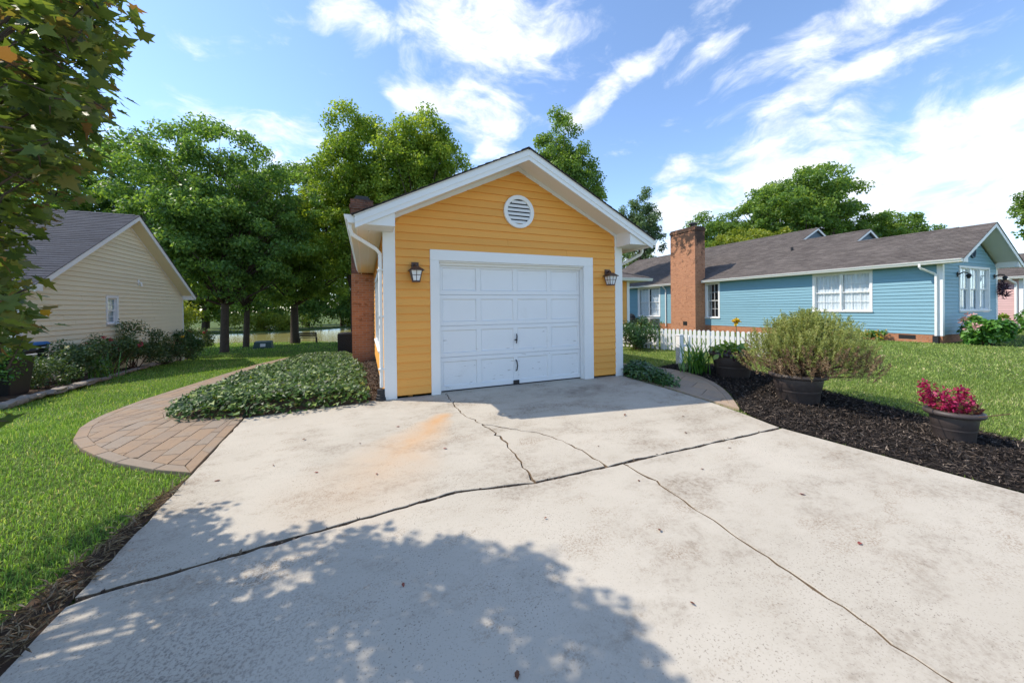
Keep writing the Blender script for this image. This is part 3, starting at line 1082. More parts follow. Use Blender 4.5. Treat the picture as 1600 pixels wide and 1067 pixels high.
near = [p for p in MULCH]
tag(chips(MULCH, 54000, .004, .03, .049, 'mulch', 'bark_mulch', .085), 'black shredded bark mulch around the planters', 'mulch')
tag(chips(STRIP, 7000, .004, .02, .038, 'gravelly', 'brown_mulch', .2), 'brown bark chips between ivy and yellow wall', 'mulch')
tag(chips(THATCH, 9000, .004, .012, .065, 'straw', 'dry_thatch', .045, flat=1.4), 'dry grass clippings along left driveway edge', 'thatch')


# ------------------------------------------------------------------ house builders
def boards(parent, F3, z0, z1, pitch, limits, openings, mat, lip=.026, name='siding_board', maxlen=None):
    """lap siding: F3(u, out, z) -> world; limits(z) -> (a, b)"""
    z = z0
    while z < z1 - .01:
        zt = min(z + pitch, z1)
        cuts = sorted({z, zt} | {q for o in openings for q in (o[2], o[3]) if z < q < zt})
        for za, zb in zip(cuts[:-1], cuts[1:]):
            a0, b0 = limits(za)
            a1, b1 = limits(zb)
            if b0 - a0 < .02:
                continue
            if b1 < a1:
                a1 = b1 = (a1 + b1) / 2
            segs = [((a0, a1), (b0, b1))]
            zm = (za + zb) / 2
            for ua, ub, oa, ob in openings:
                if oa < zm < ob:
                    new = []
                    for (l0, l1), (r0_, r1_) in segs:
                        if ua > (l0 + l1) / 2 and ua < (r0_ + r1_) / 2:
                            new.append(((l0, l1), (ua, ua)))
                        if ub < (r0_ + r1_) / 2 and ub > (l0 + l1) / 2:
                            new.append(((ub, ub), (r0_, r1_)))
                        if ub <= (l0 + l1) / 2 or ua >= (r0_ + r1_) / 2:
                            new.append(((l0, l1), (r0_, r1_)))
                    segs = new
            k0, k1 = (za - z) / pitch, (zb - z) / pitch
            o0, o1 = lip * (1 - .8 * k0), lip * (1 - .8 * k1)
            cutsegs = []
            for (l0, l1), (r0_, r1_) in segs:
                if r0_ - l0 > 2.6 and random.random() < .6 and l0 == l1 and r0_ == r1_:
                    xm = l0 + (r0_ - l0) * random.uniform(.25, .75)
                    cutsegs += [((l0, l1), (xm - .0015, xm - .0015)), ((xm + .0015, xm + .0015), (r0_, r1_))]
                else:
                    cutsegs.append(((l0, l1), (r0_, r1_)))
            for (l0, l1), (r0_, r1_) in cutsegs:
                if r0_ - l0 < .015:
                    continue
                mb = MB()
                mb.hexa([F3(l0, 0, za), F3(r0_, 0, za), F3(r0_, o0, za), F3(l0, o0, za), F3(l1, 0, zb), F3(r1_, 0, zb), F3(r1_, o1, zb), F3(l1, o1, zb)])
                mb.build(name, mat, parent)
        z += pitch


def fbox(mb, F3, u0_, u1_, o0, o1, z0, z1):
    mb.hexa([F3(u0_, o0, z0), F3(u1_, o0, z0), F3(u1_, o1, z0), F3(u0_, o1, z0), F3(u0_, o0, z1), F3(u1_, o0, z1), F3(u1_, o1, z1), F3(u0_, o1, z1)])


def window(parent, F3, ua, ub, za, zb, lights=1, cols=3, rows=2, casing=.09, curtain=None, mull=.06, depth=.05, sill=True):
    """double-hung window(s) side by side; casing around, sashes, muntins, panes"""
    m = MB()
    c = casing
    fbox(m, F3, ua - c, ub + c, .0, .035, zb, zb + c)
    fbox(m, F3, ua - c, ub + c, .0, .035, za - c, za)
    fbox(m, F3, ua - c, ua, .0, .035, za, zb)
    fbox(m, F3, ub, ub + c, .0, .035, za, zb)
    win = m.build('window', 'white', parent)
    if sill:
        m = MB()
        fbox(m, F3, ua - c - .02, ub + c + .02, .036, .07, za - c * .55, za - c * .2)
        m.build('sill', 'white', win)
    m = MB()
    fbox(m, F3, ua - .005, ub + .005, -depth - .25, -depth - .245, za, zb)
    m.build('window_interior', 'dark', win)
    m = MB()
    for uu in (ua, ub):
        fbox(m, F3, uu - .012, uu + .012, -depth - .24, -.001, za, zb)
    fbox(m, F3, ua, ub, -depth - .24, -.001, zb - .001, zb + .012)
    fbox(m, F3, ua, ub, -depth - .24, -.001, za - .012, za + .001)
    m.build('jamb', 'white', win)
    lw = (ub - ua - mull * (lights - 1)) / lights
    zm = (za + zb) / 2
    for l in range(lights):
        a = ua + l * (lw + mull)
        b = a + lw
        if l:
            m = MB()
            fbox(m, F3, a - mull, a, -.05, .025, za, zb)
            m.build('mullion', 'white', win)
        for top in (0, 1):
            z0_, z1_ = (zm - .015, zb) if top else (za, zm + .015)
            off = -.02 if top else -.045
            sw = .035
            m = MB()
            fbox(m, F3, a, b, off - .025, off, z1_ - sw, z1_)
            fbox(m, F3, a, b, off - .025, off, z0_, z0_ + sw)
            fbox(m, F3, a, a + sw, off - .025, off, z0_ + sw, z1_ - sw)
            fbox(m, F3, b - sw, b, off - .025, off, z0_ + sw, z1_ - sw)
            m.build('sash', 'white', win)
            xa, xb, ya, yb = a + sw, b - sw, z0_ + sw, z1_ - sw
            mw = .016
            m = MB()
            for i in range(1, cols):
                x = xa + (xb - xa) * i / cols
                fbox(m, F3, x - mw / 2, x + mw / 2, off - .02, off - .002, ya, yb)
            for j in range(1, rows):
                y = ya + (yb - ya) * j / rows
                fbox(m, F3, xa, xb, off - .0195, off - .0025, y - mw / 2, y + mw / 2)
            if m.v:
                m.build('muntin', 'white', win)
            for i in range(cols):
                for j in range(rows):
                    m = MB()
                    fbox(m, F3, xa + (xb - xa) * i / cols + mw / 2, xa + (xb - xa) * (i + 1) / cols - mw / 2, off - .013, off - .010,
                         ya + (yb - ya) * j / rows + mw / 2, ya + (yb - ya) * (j + 1) / rows - mw / 2)
                    m.build('pane', 'glass', win)
        if curtain:
            z_lo, z_hi, u_lo, u_hi = curtain
            m = MB()
            ca, cb = a + lw * u_lo, a + lw * u_hi
            nw = 26
            pts = []
            for i in range(nw + 1):
                uu = ca + (cb - ca) * i / nw
                pts.append((uu, -depth - .055 + .012 * math.sin(i * 1.9) + .006 * math.sin(i * 5.1)))
            for i in range(nw):
                (p, d0), (q_, d1) = pts[i], pts[i + 1]
                m.add([F3(p, d0, z_lo), F3(q_, d1, z_lo), F3(q_, d1, z_hi), F3(p, d0, z_hi)], [(0, 1, 2, 3)])
            m.build('curtain', 'curtain', win, smooth=True)
    return win


def roof_plane(parent, T, ue, ze, ur, zr, v0, v1, mat, course=.14, soff='soffit', thick=.03):
    """one slope: eave (ue, ze) to ridge (ur, zr), from v0 to v1"""
    L = math.hypot(ur - ue, zr - ze)
    dx, dz = (ur - ue) / L, (zr - ze) / L
    s = 1 if dx > 0 else -1
    nx_, nz_ = -dz * s, dx * s
    m = MB()
    pr = lambda d, k, v: T(ue + dx * d + nx_ * k, v, ze + dz * d + nz_ * k)
    m.hexa([pr(0, -thick, v0), pr(L, -thick, v0), pr(L, -thick, v1), pr(0, -thick, v1), pr(0, -.012, v0), pr(L, -.012, v0), pr(L, -.012, v1), pr(0, -.012, v1)])
    m.build('roof_deck', soff, parent)
    m = MB()
    n = max(1, int(round(L / course)))
    c = L / n
    rr = random.Random(int(abs(ue * 100)) + n)
    nv = max(1, int((v1 - v0) / 1.0))
    for i in range(n):
        d0, d1 = i * c - (.025 if i == 0 else 0), (i + 1) * c
        for j in range(nv):
            va, vb = v0 - .02 + (v1 - v0 + .04) * j / nv, v0 - .02 + (v1 - v0 + .04) * (j + 1) / nv
            h = .010 + rr.uniform(-.002, .003)
            m.hexa([pr(d0, -.011, va), pr(d1, -.011, va), pr(d1, -.011, vb), pr(d0, -.011, vb), pr(d0, h, va), pr(d1, .001, va), pr(d1, .001, vb), pr(d0, h, vb)])
    return m.build('shingles', mat, parent)


def ridge_cap(parent, T, ur, zr, v0, v1, mat, slope):
    m = MB()
    w = .13
    n = max(1, int((v1 - v0) / .28))
    for i in range(n):
        a, b = v0 + (v1 - v0) * i / n, v0 + (v1 - v0) * (i + 1) / n + .02
        l0, l1 = .018, .028
        m.add([T(ur - w, a, zr - w * slope + l1), T(ur, a, zr + l1), T(ur + w, a, zr - w * slope + l1), T(ur - w, b, zr - w * slope + l0), T(ur, b, zr + l0), T(ur + w, b, zr - w * slope + l0)],
              [(0, 1, 4, 3), (1, 2, 5, 4)])
        m.add([T(ur - w, a, zr - w * slope + .002), T(ur, a, zr + .002), T(ur + w, a, zr - w * slope + .002), T(ur - w, a, zr - w * slope + l1), T(ur, a, zr + l1), T(ur + w, a, zr - w * slope + l1)],
              [(0, 1, 4, 3), (1, 2, 5, 4)])
    m.build('ridge_cap', mat, parent)


def gutter(parent, T, u_in, u_out, z0, z1, v0, v1):
    m = MB()
    t = .004
    sgn = 1 if u_out > u_in else -1
    w = abs(u_out - u_in)
    prof = [(0, z1), (0, z0), (.62, z0), (.72, z0 + (z1 - z0) * .35), (.9, z0 + (z1 - z0) * .6), (1, z1 - .012), (1, z1), (.9, z1), (.88, z1 - .012), (.82, z0 + (z1 - z0) * .62), (.6, z0 + .012), (.06, z0 + .012), (.06, z1)]
    pl = [(u_in + sgn * w * a, z) for a, z in prof]
    m.prism(pl, lambda u, z: T(u, v0, z), lambda u, z: T(u, v1, z))
    # end caps
    for v in (v0, v1):
        cap = [(u_in + sgn * w * a, z) for a, z in prof[:7]]
        m.prism(cap, lambda u, z: T(u, v - .002, z), lambda u, z: T(u, v + .002, z))
    return m.build('gutter', 'gutter', parent)


def downspout(parent, pts, w=.055, d=.075):
    m = MB()
    pts = [Vector(p) for p in pts]
    for a, b in zip(pts[:-1], pts[1:]):
        pass
    m.tube(pts, w * .62, 4)
    o = m.build('downspout', 'gutter', parent, bevel=.008)
    return o


def rake_fascia(parent, T, u0_, z0_, u1_, z1_, v0, v1, h, name='rake_fascia', mat='white'):
    m = MB()
    m.prism([(u0_, z0_), (u1_, z1_), (u1_, z1_ - h), (u0_, z0_ - h)], lambda u, z: T(u, v0, z), lambda u, z: T(u, v1, z))
    return m.build(name, mat, parent)


def lantern(parent_label, x, y, z, s=1.0, nrm=(0, -1), group='wall lanterns beside the garage door'):
    e = thing('wall_lantern', parent_label, 'lamp', (x, y, z), group)
    nx_, ny_ = nrm
    def P3(a, o, h):     # a along wall, o outward, h up
        return (x + a * s * (-ny_) + o * s * nx_, y + a * s * nx_ + o * s * ny_, z + h * s)
    def frus(m, w0, h0, w1, h1, oc):
        m.hexa([P3(-w0, oc - w0, h0), P3(w0, oc - w0, h0), P3(w0, oc + w0, h0), P3(-w0, oc + w0, h0), P3(-w1, oc - w1, h1), P3(w1, oc - w1, h1), P3(w1, oc + w1, h1), P3(-w1, oc + w1, h1)])
    m = MB()
    m.hexa([P3(-.055, 0, .02), P3(.055, 0, .02), P3(.055, .025, .02), P3(-.055, .025, .02), P3(-.055, 0, .16), P3(.055, 0, .16), P3(.055, .025, .16), P3(-.055, .025, .16)])
    m.build('back_plate', 'bronze', e, bevel=.004)
    m = MB()
    m.tube([P3(0, .02, .10), P3(0, .07, .125), P3(0, .11, .115), P3(0, .115, .085)], .014 * s, 8)
    m.build('arm', 'bronze', e, smooth=True)
    m = MB()
    frus(m, .105, .03, .035, .085, .115)
    frus(m, .112, .018, .108, .03, .115)
    m.build('cap', 'bronze', e)
    m = MB()
    frus(m, .05, -.135, .080, .018, .115)
    m.build('glass', 'lampglass', e)
    m = MB()
    for sa, so_ in ((-1, -1), (1, -1), (1, 1), (-1, 1)):
        m.tube([P3(.051 * sa, .115 + .051 * so_, -.135), P3(.082 * sa, .115 + .082 * so_, .018)], .007 * s, 5)
    for a in (-1, 1):
        m.tube([P3(0, .115 + .052 * a, -.135), P3(0, .115 + .083 * a, .018)], .0045 * s, 5)
        m.tube([P3(.052 * a, .115, -.135), P3(.083 * a, .115, .018)], .0045 * s, 5)
        m.tube([P3(-.068, .115 + .068 * a, -.05), P3(.068, .115 + .068 * a, -.05)], .0045 * s, 5)
        m.tube([P3(.068 * a, .115 - .068, -.05), P3(.068 * a, .115 + .068, -.05)], .0045 * s, 5)
    m.build('cage', 'bronze', e)
    m = MB()
    frus(m, .058, -.155, .055, -.133, .115)
    m.build('base', 'bronze', e)
    return e


def louver_vent(parent, F3, uc, zc, r, mat_ring='white'):
    m = MB()
    n = 40
    def ring(r0_, r1_, o0, o1):
        vs, fs = [], []
        for k in range(n):
            a = 6.28318 * k / n
            for rr, oo in ((r0_, o0), (r1_, o0), (r1_, o1), (r0_, o1)):
                vs.append(F3(uc + rr * math.cos(a), oo, zc + rr * math.sin(a)))
        for k in range(n):
            for j in range(4):
                fs.append((k * 4 + j, k * 4 + (j + 1) % 4, ((k + 1) % n) * 4 + (j + 1) % 4, ((k + 1) % n) * 4 + j))
        m.add(vs, fs)
    ring(r * .76, r, .0, .045)
    v = m.build('gable_vent', mat_ring, parent, bevel=.006)
    m = MB()
    m.prism([(uc + r * .8 * math.cos(6.28318 * k / n), zc + r * .8 * math.sin(6.28318 * k / n)) for k in range(n)], lambda u, z: F3(u, .003, z), lambda u, z: F3(u, .008, z))
    m.build('vent_back', 'dark', v)
    k = 6
    for i in range(k):
        zz = zc - r * .72 + (i + .5) * r * 1.44 / k
        h = math.sqrt(max(.001, (r * .77) ** 2 - (zz - zc) ** 2))
        m = MB()
        d = r * 1.44 / k
        m.hexa([F3(uc - h, .038, zz - d * .45), F3(uc + h, .038, zz - d * .45), F3(uc + h, .032, zz - d * .45), F3(uc - h, .032, zz - d * .45),
                F3(uc - h, .016, zz + d * .30), F3(uc + h, .016, zz + d * .30), F3(uc + h, .010, zz + d * .30), F3(uc - h, .010, zz + d * .30)])
        m.build('slat', mat_ring, v)
    return v


# ------------------------------------------------------------------ yellow house with the garage
W, B = 4.435, .155
YH = thing('yellow_house', 'yellow lap-sided house with white garage door and round gable vent', 'house', (2.2, 3, 0))
T0 = lambda u, v, z: (u, v, z)
FF = lambda u, o, z: (u, -o, z)          # front face
FL = lambda u, o, z: (-o, u, z)          # left face, u along +Y
FR = lambda u, o, z: (W + o, u, z)
zline = lambda u: 2.66 + .4985 * ((u if u < W / 2 else W - u) + .39)     # roof top line
zs = lambda u: 2.75 + .485 * ((u if u < W / 2 else W - u) - .155)        # siding top line

m = MB()
m.prism([(.02, .03), (.80, .03), (.80, 2.70), (.02, 2.70)], lambda u, z: (u, .001, z), lambda u, z: (u, .12, z))
m.prism([(3.57, .03), (W - .02, .03), (W - .02, 2.70), (3.57, 2.70)], lambda u, z: (u, .001, z), lambda u, z: (u, .12, z))
m.prism([(.80, 2.14), (3.57, 2.14), (3.57, 2.70), (.80, 2.70)], lambda u, z: (u, .001, z), lambda u, z: (u, .12, z))
m.prism([(.02, 2.70), (W - .02, 2.70), (W / 2, 3.76)], lambda u, z: (u, .001, z), lambda u, z: (u, .12, z))
m.box(.34, .40, .12, 7.0, -.5, 2.62)
m.box(W - .12, W - .001, .12, 7.0, -.5, 2.62)
m.box(.001, 10.7, 7.0, 15.0, -.9, 2.58)
m.build('wall', 'yellow', YH)


def lim_front(z):
    a = B
    if z > 2.75:
        a = B + (z - 2.75) / .485
    return (a, W - a)


boards(YH, FF, .045, 3.755, .1252, lim_front, [(.70, 3.70, -1, 2.20), (W / 2 - .22, W / 2 + .22, 3.04 - .20, 3.04 + .20)], 'yellow')
boards(YH, FL, .0, 2.52, .1252, lambda z: (B * .6, 6.5), [(1.25, 4.35, .55, 2.12)], 'yellow')
boards(YH, lambda u, o, z: (W + u, 7.0 - o, z), .0, 2.52, .1252, lambda z: (.0, 10.7 - W - .14), [], 'yellow')
boards(YH, lambda u, o, z: (10.7 + o, 7.0 + u, z), .0, 2.52, .1252, lambda z: (.14, 7.8), [], 'yellow')
m = MB()
m.box(10.58, 10.722, 6.978, 6.9995, -.1, 2.52)
m.box(10.7005, 10.722, 6.9995, 7.13, -.1, 2.52)
m.build('corner_board', 'white', YH)
window(YH, FL, 1.32, 4.28, .62, 2.05, lights=3, cols=2, rows=2, casing=.10)
# corner boards
for u0_, u1_ in ((0, B), (W - B, W)):
    m = MB()
    m.box(u0_ - (.022 if u0_ == 0 else 0), u1_ + (.022 if u0_ else 0), -.024, .0, -.01, 2.9)
    m.build('corner_board', 'white', YH, bevel=.003)
m = MB()
m.box(-.022, .0, .0005, .11, -.02, 2.53)
m.build('corner_board', 'white', YH)
m = MB()
m.box(W, W + .022, .0005, .11, -.02, 2.53)
m.build('corner_board', 'white', YH)
# frieze boards below the rake
for s in (0, 1):
    f = (lambda u: u) if s == 0 else (lambda u: W - u)
    m = MB()
    m.prism([(f(B * .2), 2.75 - .485 * B * .8), (f(W / 2), 3.75), (f(W / 2), 3.87), (f(B * .2), 2.87 - .4 * B * .8)], lambda u, z: (u, -.02, z), lambda u, z: (u, -.0005, z))
    m.build('frieze_board', 'white', YH)
# door casing
for a, b, z0_, z1_ in ((.676, .82, -.005, 2.135), (3.55, 3.753, -.005, 2.135), (.676, 3.753, 2.1355, 2.305)):
    m = MB()
    m.box(a, b, -.032, -.001, z0_, z1_)
    m.build('door_casing', 'white', YH, bevel=.004)
m = MB()
m.box(.796, .8195, -.001, .13, -.01, 2.13)
m.box(3.5505, 3.574, -.001, .13, -.01, 2.13)
m.box(.8195, 3.5505, -.001, .13, 2.115, 2.134)
m.build('door_jamb', 'white', YH)
# stop moulding just in front of the door
m = MB()
m.box(.8196, .845, .055, .085, .0, 2.1)
m.box(3.525, 3.5504, .055, .085, .0, 2.1)
m.box(.845, 3.525, .055, .085, 2.075, 2.1145)
m.build('door_stop', 'white', YH)
# garage door: four hinged sections of four recessed panels
GD = MB()
GD.box(.822, 3.548, .128, .155, .015, 2.11)
door = GD.build('garage_door', 'door', YH)
dx0, dx1 = .824, 3.546
rows = [(.02, .56), (.565, 1.075), (1.08, 1.59), (1.595, 2.105)]
for z0_, z1_ in rows:
    m = MB()
    cw = (dx1 - dx0) / 4
    st = .085
    m.box(dx0, dx1, .098, .1275, z0_, z0_ + .07)
    m.box(dx0, dx1, .098, .1275, z1_ - .07, z1_)
    for i in range(5):
        c = dx0 + i * cw
        a, b = max(dx0, c - st / 2), min(dx1, c + st / 2)
        if i == 0:
            b = a + .07
        if i == 4:
            a = b - .07
        m.box(a, b, .098, .1275, z0_ + .0701, z1_ - .0701)
    m.build('door_section', 'door', door, bevel=.003)
    for i in range(4):
        a = dx0 + i * cw + (.07 if i == 0 else st / 2) + .001
        b = dx0 + (i + 1) * cw - (.07 if i == 3 else st / 2) - .001
        za, zb = z0_ + .0712, z1_ - .0712
        m = MB()
        m.add([(a, .0995, za), (b, .0995, za), (b, .0995, zb), (a, .0995, zb), (a + .010, .1115, za + .010), (b - .010, .1115, za + .010), (b - .010, .1115, zb - .010), (a + .010, .1115, zb - .010)],
              [(0, 1, 5, 4), (1, 2, 6, 5), (2, 3, 7, 6), (3, 0, 4, 7), (4, 5, 6, 7)])
        m.build('panel', 'door', door)
m = MB()
m.tube([(2.185, .098, .80), (2.185, .06, .80)], .012, 8)
m.lathe([(.001, -.004), (.03, -.004), (.03, .004), (.001, .004)], 14, (2.185, .094, .80))
m.tube([(2.185, .058, .74), (2.185, .050, .79), (2.190, .05, .86), (2.187, .058, .91)], [.008, .012, .012, .008], 8)
m.build('lock_handle', 'iron', door, smooth=True)
m = MB()
m.tube([(2.185, .098, .44), (2.185, .055, .42), (2.192, .045, .35), (2.185, .055, .27), (2.185, .098, .25)], [.010, .011, .010, .011, .010], 8)
m.build('pull_handle', 'iron', door, smooth=True)
m = MB()
m.box(2.13, 2.24, .075, .0975, .02, .085)
m.build('kick_plate', 'iron', door, bevel=.004)
m = MB()
m.box(.825, 3.545, .10, .126, .002, .018)
m.build('bottom_seal', 'iron', door)
m = MB()
m.box(.80, 3.57, .16, .3, -.02, 2.2)
m.build('garage_interior', 'dark', YH)

louver_vent(YH, lambda u, o, z: (u, -.012 - o, z), W / 2, 3.035, .285)

# roof over the garage
OV = .476
roof_plane(YH, T0, -.41, 2.65, W / 2, 3.96, -OV, 10.4, 'shingle_g')
roof_plane(YH, T0, W + .41, 2.65, W / 2, 3.96, -OV, 10.4, 'shingle_g')
ridge_cap(YH, T0, W / 2, 3.955, -OV, 10.3, 'shingle_g', .4985)
for s in (0, 1):
    f = (lambda u: u) if s == 0 else (lambda u: W - u)
    rake_fascia(YH, T0, f(-.392), 2.652 - .03, f(W / 2), 3.955 - .03, -OV + .002, -OV + .030, .085, 'rake_board')
    rake_fascia(YH, T0, f(-.392), 2.652 - .09, f(W / 2), 3.955 - .09, -OV + .012, -OV + .040, .095, 'rake_fascia')
    m = MB()                      # sloping soffit under the overhang
    m.prism([(f(.12), zline(.12) - .135), (f(W / 2), 3.96 - .135), (f(W / 2), 3.96 - .120), (f(.12), zline(.12) - .120)], lambda u, z: (u, -OV + .041, z), lambda u, z: (u, -.001, z))
    m.build('soffit', 'soffit', YH)
    # boxed eave return at the front corner
    m = MB()
    m.prism([(f(-.385), 2.532), (f(.128), 2.532), (f(.128), zline(.128) - .05), (f(-.385), 2.60)], lambda u, z: (u, -OV + .045, z), lambda u, z: (u, -.026, z))
    m.build('eave_return', 'white', YH, bevel=.003)
    m = MB()
    x0_, x1_ = sorted((f(-.37), f(.0)))
    m.box(x0_, x1_, -.02, 6.9, 2.535, 2.55)
    m.build('eave_soffit', 'soffit', YH)
    m = MB()
    x0_, x1_ = sorted((f(-.39), f(-.37)))
    m.box(x0_, x1_, -OV + .045, 6.9, 2.50, 2.625)
    m.build('eave_fascia', 'white', YH)
    m = MB()
    x0_, x1_ = sorted((f(-.215), f(-.200)))
    m.box(x0_, x1_, -.01, 6.9, 2.527, 2.5345)
    m.build('soffit_vent', 'gutter', YH)
    gutter(YH, T0, f(-.392), f(-.525), 2.535, 2.645, -OV + .03, 6.9)
downspout(YH, [(-.455, -.36, 2.56), (-.455, -.355, 2.47), (-.43, -.33, 2.40), (-.12, -.07, 2.26), (-.065, .0, 2.20), (-.062, .02, 2.10), (-.062, .02, .18)])
downspout(YH, [(W + .455, -.10, 2.56), (W + .455, -.10, 2.46), (W + .43, -.08, 2.41), (W + .12, .14, 2.22), (W + .07, .18, 2.15), (W + .066, .18, .10)])
m = MB()
m.lathe([(.001, 0), (.075, 0), (.072, .06), (.062, .065), (.062, .10), (.055, .105), (.055, .18), (.04, .185), (.001, .185)], 16, (-.075, .0, -.02))
m.build('drain_boot', 'bin', YH)
m = MB()
m.box(-.10, -.098, .0, .04, 1.1, 1.14)
for z in (.45, 1.25, 1.95):
    m.box(-.105, -.02, -.018, .058, z, z + .02)
m.build('pipe_strap', 'gutter', YH)
# main body roof (low hip) behind the garage
HZ = 2.62
hx0, hx1, hy0, hy1, hzr = -.45, 11.42, 6.5, 15.5, 4.22
m = MB()
ridge_a, ridge_b = (4.05, 11.0, hzr), (6.92, 11.0, hzr)
c4 = [(hx0, hy0, HZ), (hx1, hy0, HZ), (hx1, hy1, HZ), (hx0, hy1, HZ)]
m.add(c4 + [ridge_a, ridge_b], [(0, 1, 5, 4), (1, 2, 5), (2, 3, 4, 5), (3, 0, 4), (3, 2, 1, 0)])
m.build('hip_roof', 'shingle_b', YH)
for k, (p, q_) in enumerate((((hx1, hy0, HZ), ridge_b), ((hx1, hy1, HZ), ridge_b))):
    m = MB()
    p, q_ = Vector(p), Vector(q_)
    for i in range(20):
        a, b = p.lerp(q_, i / 20), p.lerp(q_, (i + 1.05) / 20)
        m.tube([a + Vector((0, 0, .012)), b + Vector((0, 0, .022))], .045, 5)
    m.build('hip_cap', 'shingle_b', YH)
m = MB()
m.box(hx1 - .02, hx1 + .005, hy0 - .005, hy1, HZ - .13, HZ - .005)
m.box(4.9, hx1 - .02, hy0 - .005, hy0 + .02, HZ - .13, HZ - .005)
m.box(4.9, hx1 - .021, hy0 + .021, 7.0, HZ - .125, HZ - .11)
m.box(10.7, hx1 - .021, 7.0, hy1, HZ - .125, HZ - .11)
m.build('eave_fascia', 'white', YH)
gutter(YH, lambda u, v, z: (v, 6.495 - u, z), 0, .12, HZ - .12, HZ - .01, 5.2, hx1 + .1)
m = MB()
m.tube([(9.6, 8.2, 3.1), (9.6, 8.2, 3.45)], .05, 10)
m.lathe([(.001, 0), (.12, 0), (.07, .07), (.001, .07)], 12, (9.6, 8.2, 3.45))
m.build('roof_vent', 'iron', YH)
# chimney on the left wall
m = MB()
m.box(-.67, .0, 6.5, 7.9, -.7, 4.55)
m.box(-.70, .03, 6.47, 7.93, 4.5505, 4.68)
m.box(-.67, .0, 6.5, 7.9, 4.6805, 4.86)
ch = m.build('chimney', 'brickdk', YH)
m = MB()
m.box(-.56, -.10, 6.62, 7.78, 4.8605, 4.95)
m.box(-.52, -.14, 6.66, 7.74, 4.9505, 5.02)
m.build('chimney_cap', 'iron', ch)
m = MB()
m.box(-.675, .005, 6.492, 6.4995, -.6, 2.5)
lowb = m.build('brick_face', 'brick', ch)
m = MB()
m.box(-.012, .0, 6.40, 6.49, -.05, 2.53)
m.build('corner_board', 'white', YH)

lantern('bronze lantern left of garage door, beside the downspout corner', .445, -.018, 1.93, 1.0)
lantern('bronze lantern right of garage door, nearer the blue house', 4.085, -.018, 1.93, 1.0)

# ------------------------------------------------------------------ blue house
BH = thing('blue_house', 'long blue lap-sided house with stepped roof and tall brick chimney', 'house', (21.4, 6, 0))
bx, by = 18.93, .13
TB = lambda u, v, z: (bx + u, by + v, z)
BFf = lambda u, o, z: (bx + u, by - o, z)
BFl = lambda u, o, z: (bx - o, by + u, z)
WB = 4.95
m = MB()
m.box(bx + .34, bx + WB, by + .34, by + 21, -.4, 2.80)
m.prism([(.001, 2.7), (WB, 2.7), (WB / 2, 2.7 + .509 * WB / 2)], lambda u, z: TB(u, .001, z), lambda u, z: TB(u, .1, z))
m.box(bx + WB, bx + 7.7, by + 3.6, by + 21, -.4, 2.80)
m.box(bx + 7.7, bx + 11.0, by + 6.6, by + 21, -.4, 2.80)
m.build('wall', 'blue', BH)
m = MB()
m.box(bx - .012, bx + WB, by - .012, by + .0005, -.35, .205)
m.box(bx - .012, bx + .0005, by, by + 21, -.35, .205)
m.build('foundation', 'brick', BH)
boards(BH, BFl, .213, 2.82, .134, lambda z: (.12, 21), [(1.88, 3.98, 1.0, 2.76), (8.63, 9.57, .6, 2.76), (13.15, 15.35, .6, 2.76)], 'blue')
def lim_b(z):
    a = .12
    if z > 2.86:
        a = max(.12, (z - 2.86) / .509 + .12)
    return (a, WB - a)
boards(BH, BFf, .213, 4.0, .134, lim_b, [(1.33, 4.16, 1.0, 2.78)], 'blue')
for p in ((-.026, .12, -.026, .0), (WB - .13, WB + .02, -.026, .0)):
    m = MB()
    m.box(bx + p[0], bx + p[1], by + p[2], by - .0005, .18, 2.95)
    m.build('corner_board', 'white', BH)
m = MB()
m.box(bx - .026, bx - .0005, by + .0, by + .12, .18, 2.80)
m.build('corner_board', 'white', BH)
window(BH, BFl, 1.97, 3.89, 1.09, 2.67, lights=2, cols=3, rows=2, casing=.09, curtain=(1.06, 2.67, .04, .98))
window(BH, BFl, 8.72, 9.48, .69, 2.67, lights=1, cols=3, rows=2, casing=.10)
window(BH, BFl, 13.25, 15.25, .70, 2.67, lights=2, cols=3, rows=2, casing=.10, curtain=(.75, 2.6, .1, .9))
window(BH, BFf, 1.42, 4.07, 1.09, 2.69, lights=3, cols=2, rows=1, casing=.08, curtain=(1.1, 2.66, .04, .97))
# roofs: three sections, each ridge higher than the one in front
EV, ZE = -.36, 2.905
ridges = [(WB / 2 , -.60, 3.6), (3.85, 3.6, 6.6), (5.5, 6.6, 21.5)]
for i, (ur, v0, v1) in enumerate(ridges):
    zr = ZE + .509 * (ur - EV)
    roof_plane(BH, TB, EV, ZE, ur, zr, v0 - (.12 if i else 0), v1, 'shingle_b')
    roof_plane(BH, TB, 2 * ur - EV, ZE, ur, zr, v0 - (.12 if i else 0), v1, 'shingle_b')
    ridge_cap(BH, TB, ur, zr - .005, v0 - (.1 if i else 0) + (.9 if i == 0 else 0), v1, 'shingle_b', .509)
    if i:
        zc = ZE + .509 * (ridges[i - 1][0] - EV)
        m = MB()
        m.prism([(ur - 2.2, zr - 2.2 * .509 - .12), (ur, zr - .06), (2 * ur - EV - .4, ZE + .1), (2 * ur - EV - .4, 2.6), (ur - 2.2, 2.6)], lambda u, z: TB(u, v0 - .001, z), lambda u, z: TB(u, v0 + .08, z))
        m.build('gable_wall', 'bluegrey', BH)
    for s in (0, 1):
        f = (lambda u: u) if s == 0 else (lambda u: 2 * ur - u)
        ua = EV + .01 if i == 0 else ur - (1.7 if s == 0 else 1.7)
        za = ZE + .509 * (ua - EV)
        vv = v0 - (.12 if i else 0)
        rake_fascia(BH, TB, f(ua), za - .032, f(ur), zr - .032, vv + .002, vv + .03, .14 if i == 0 else .10, 'rake_fascia')
zr0 = ZE + .509 * (WB / 2 - EV)
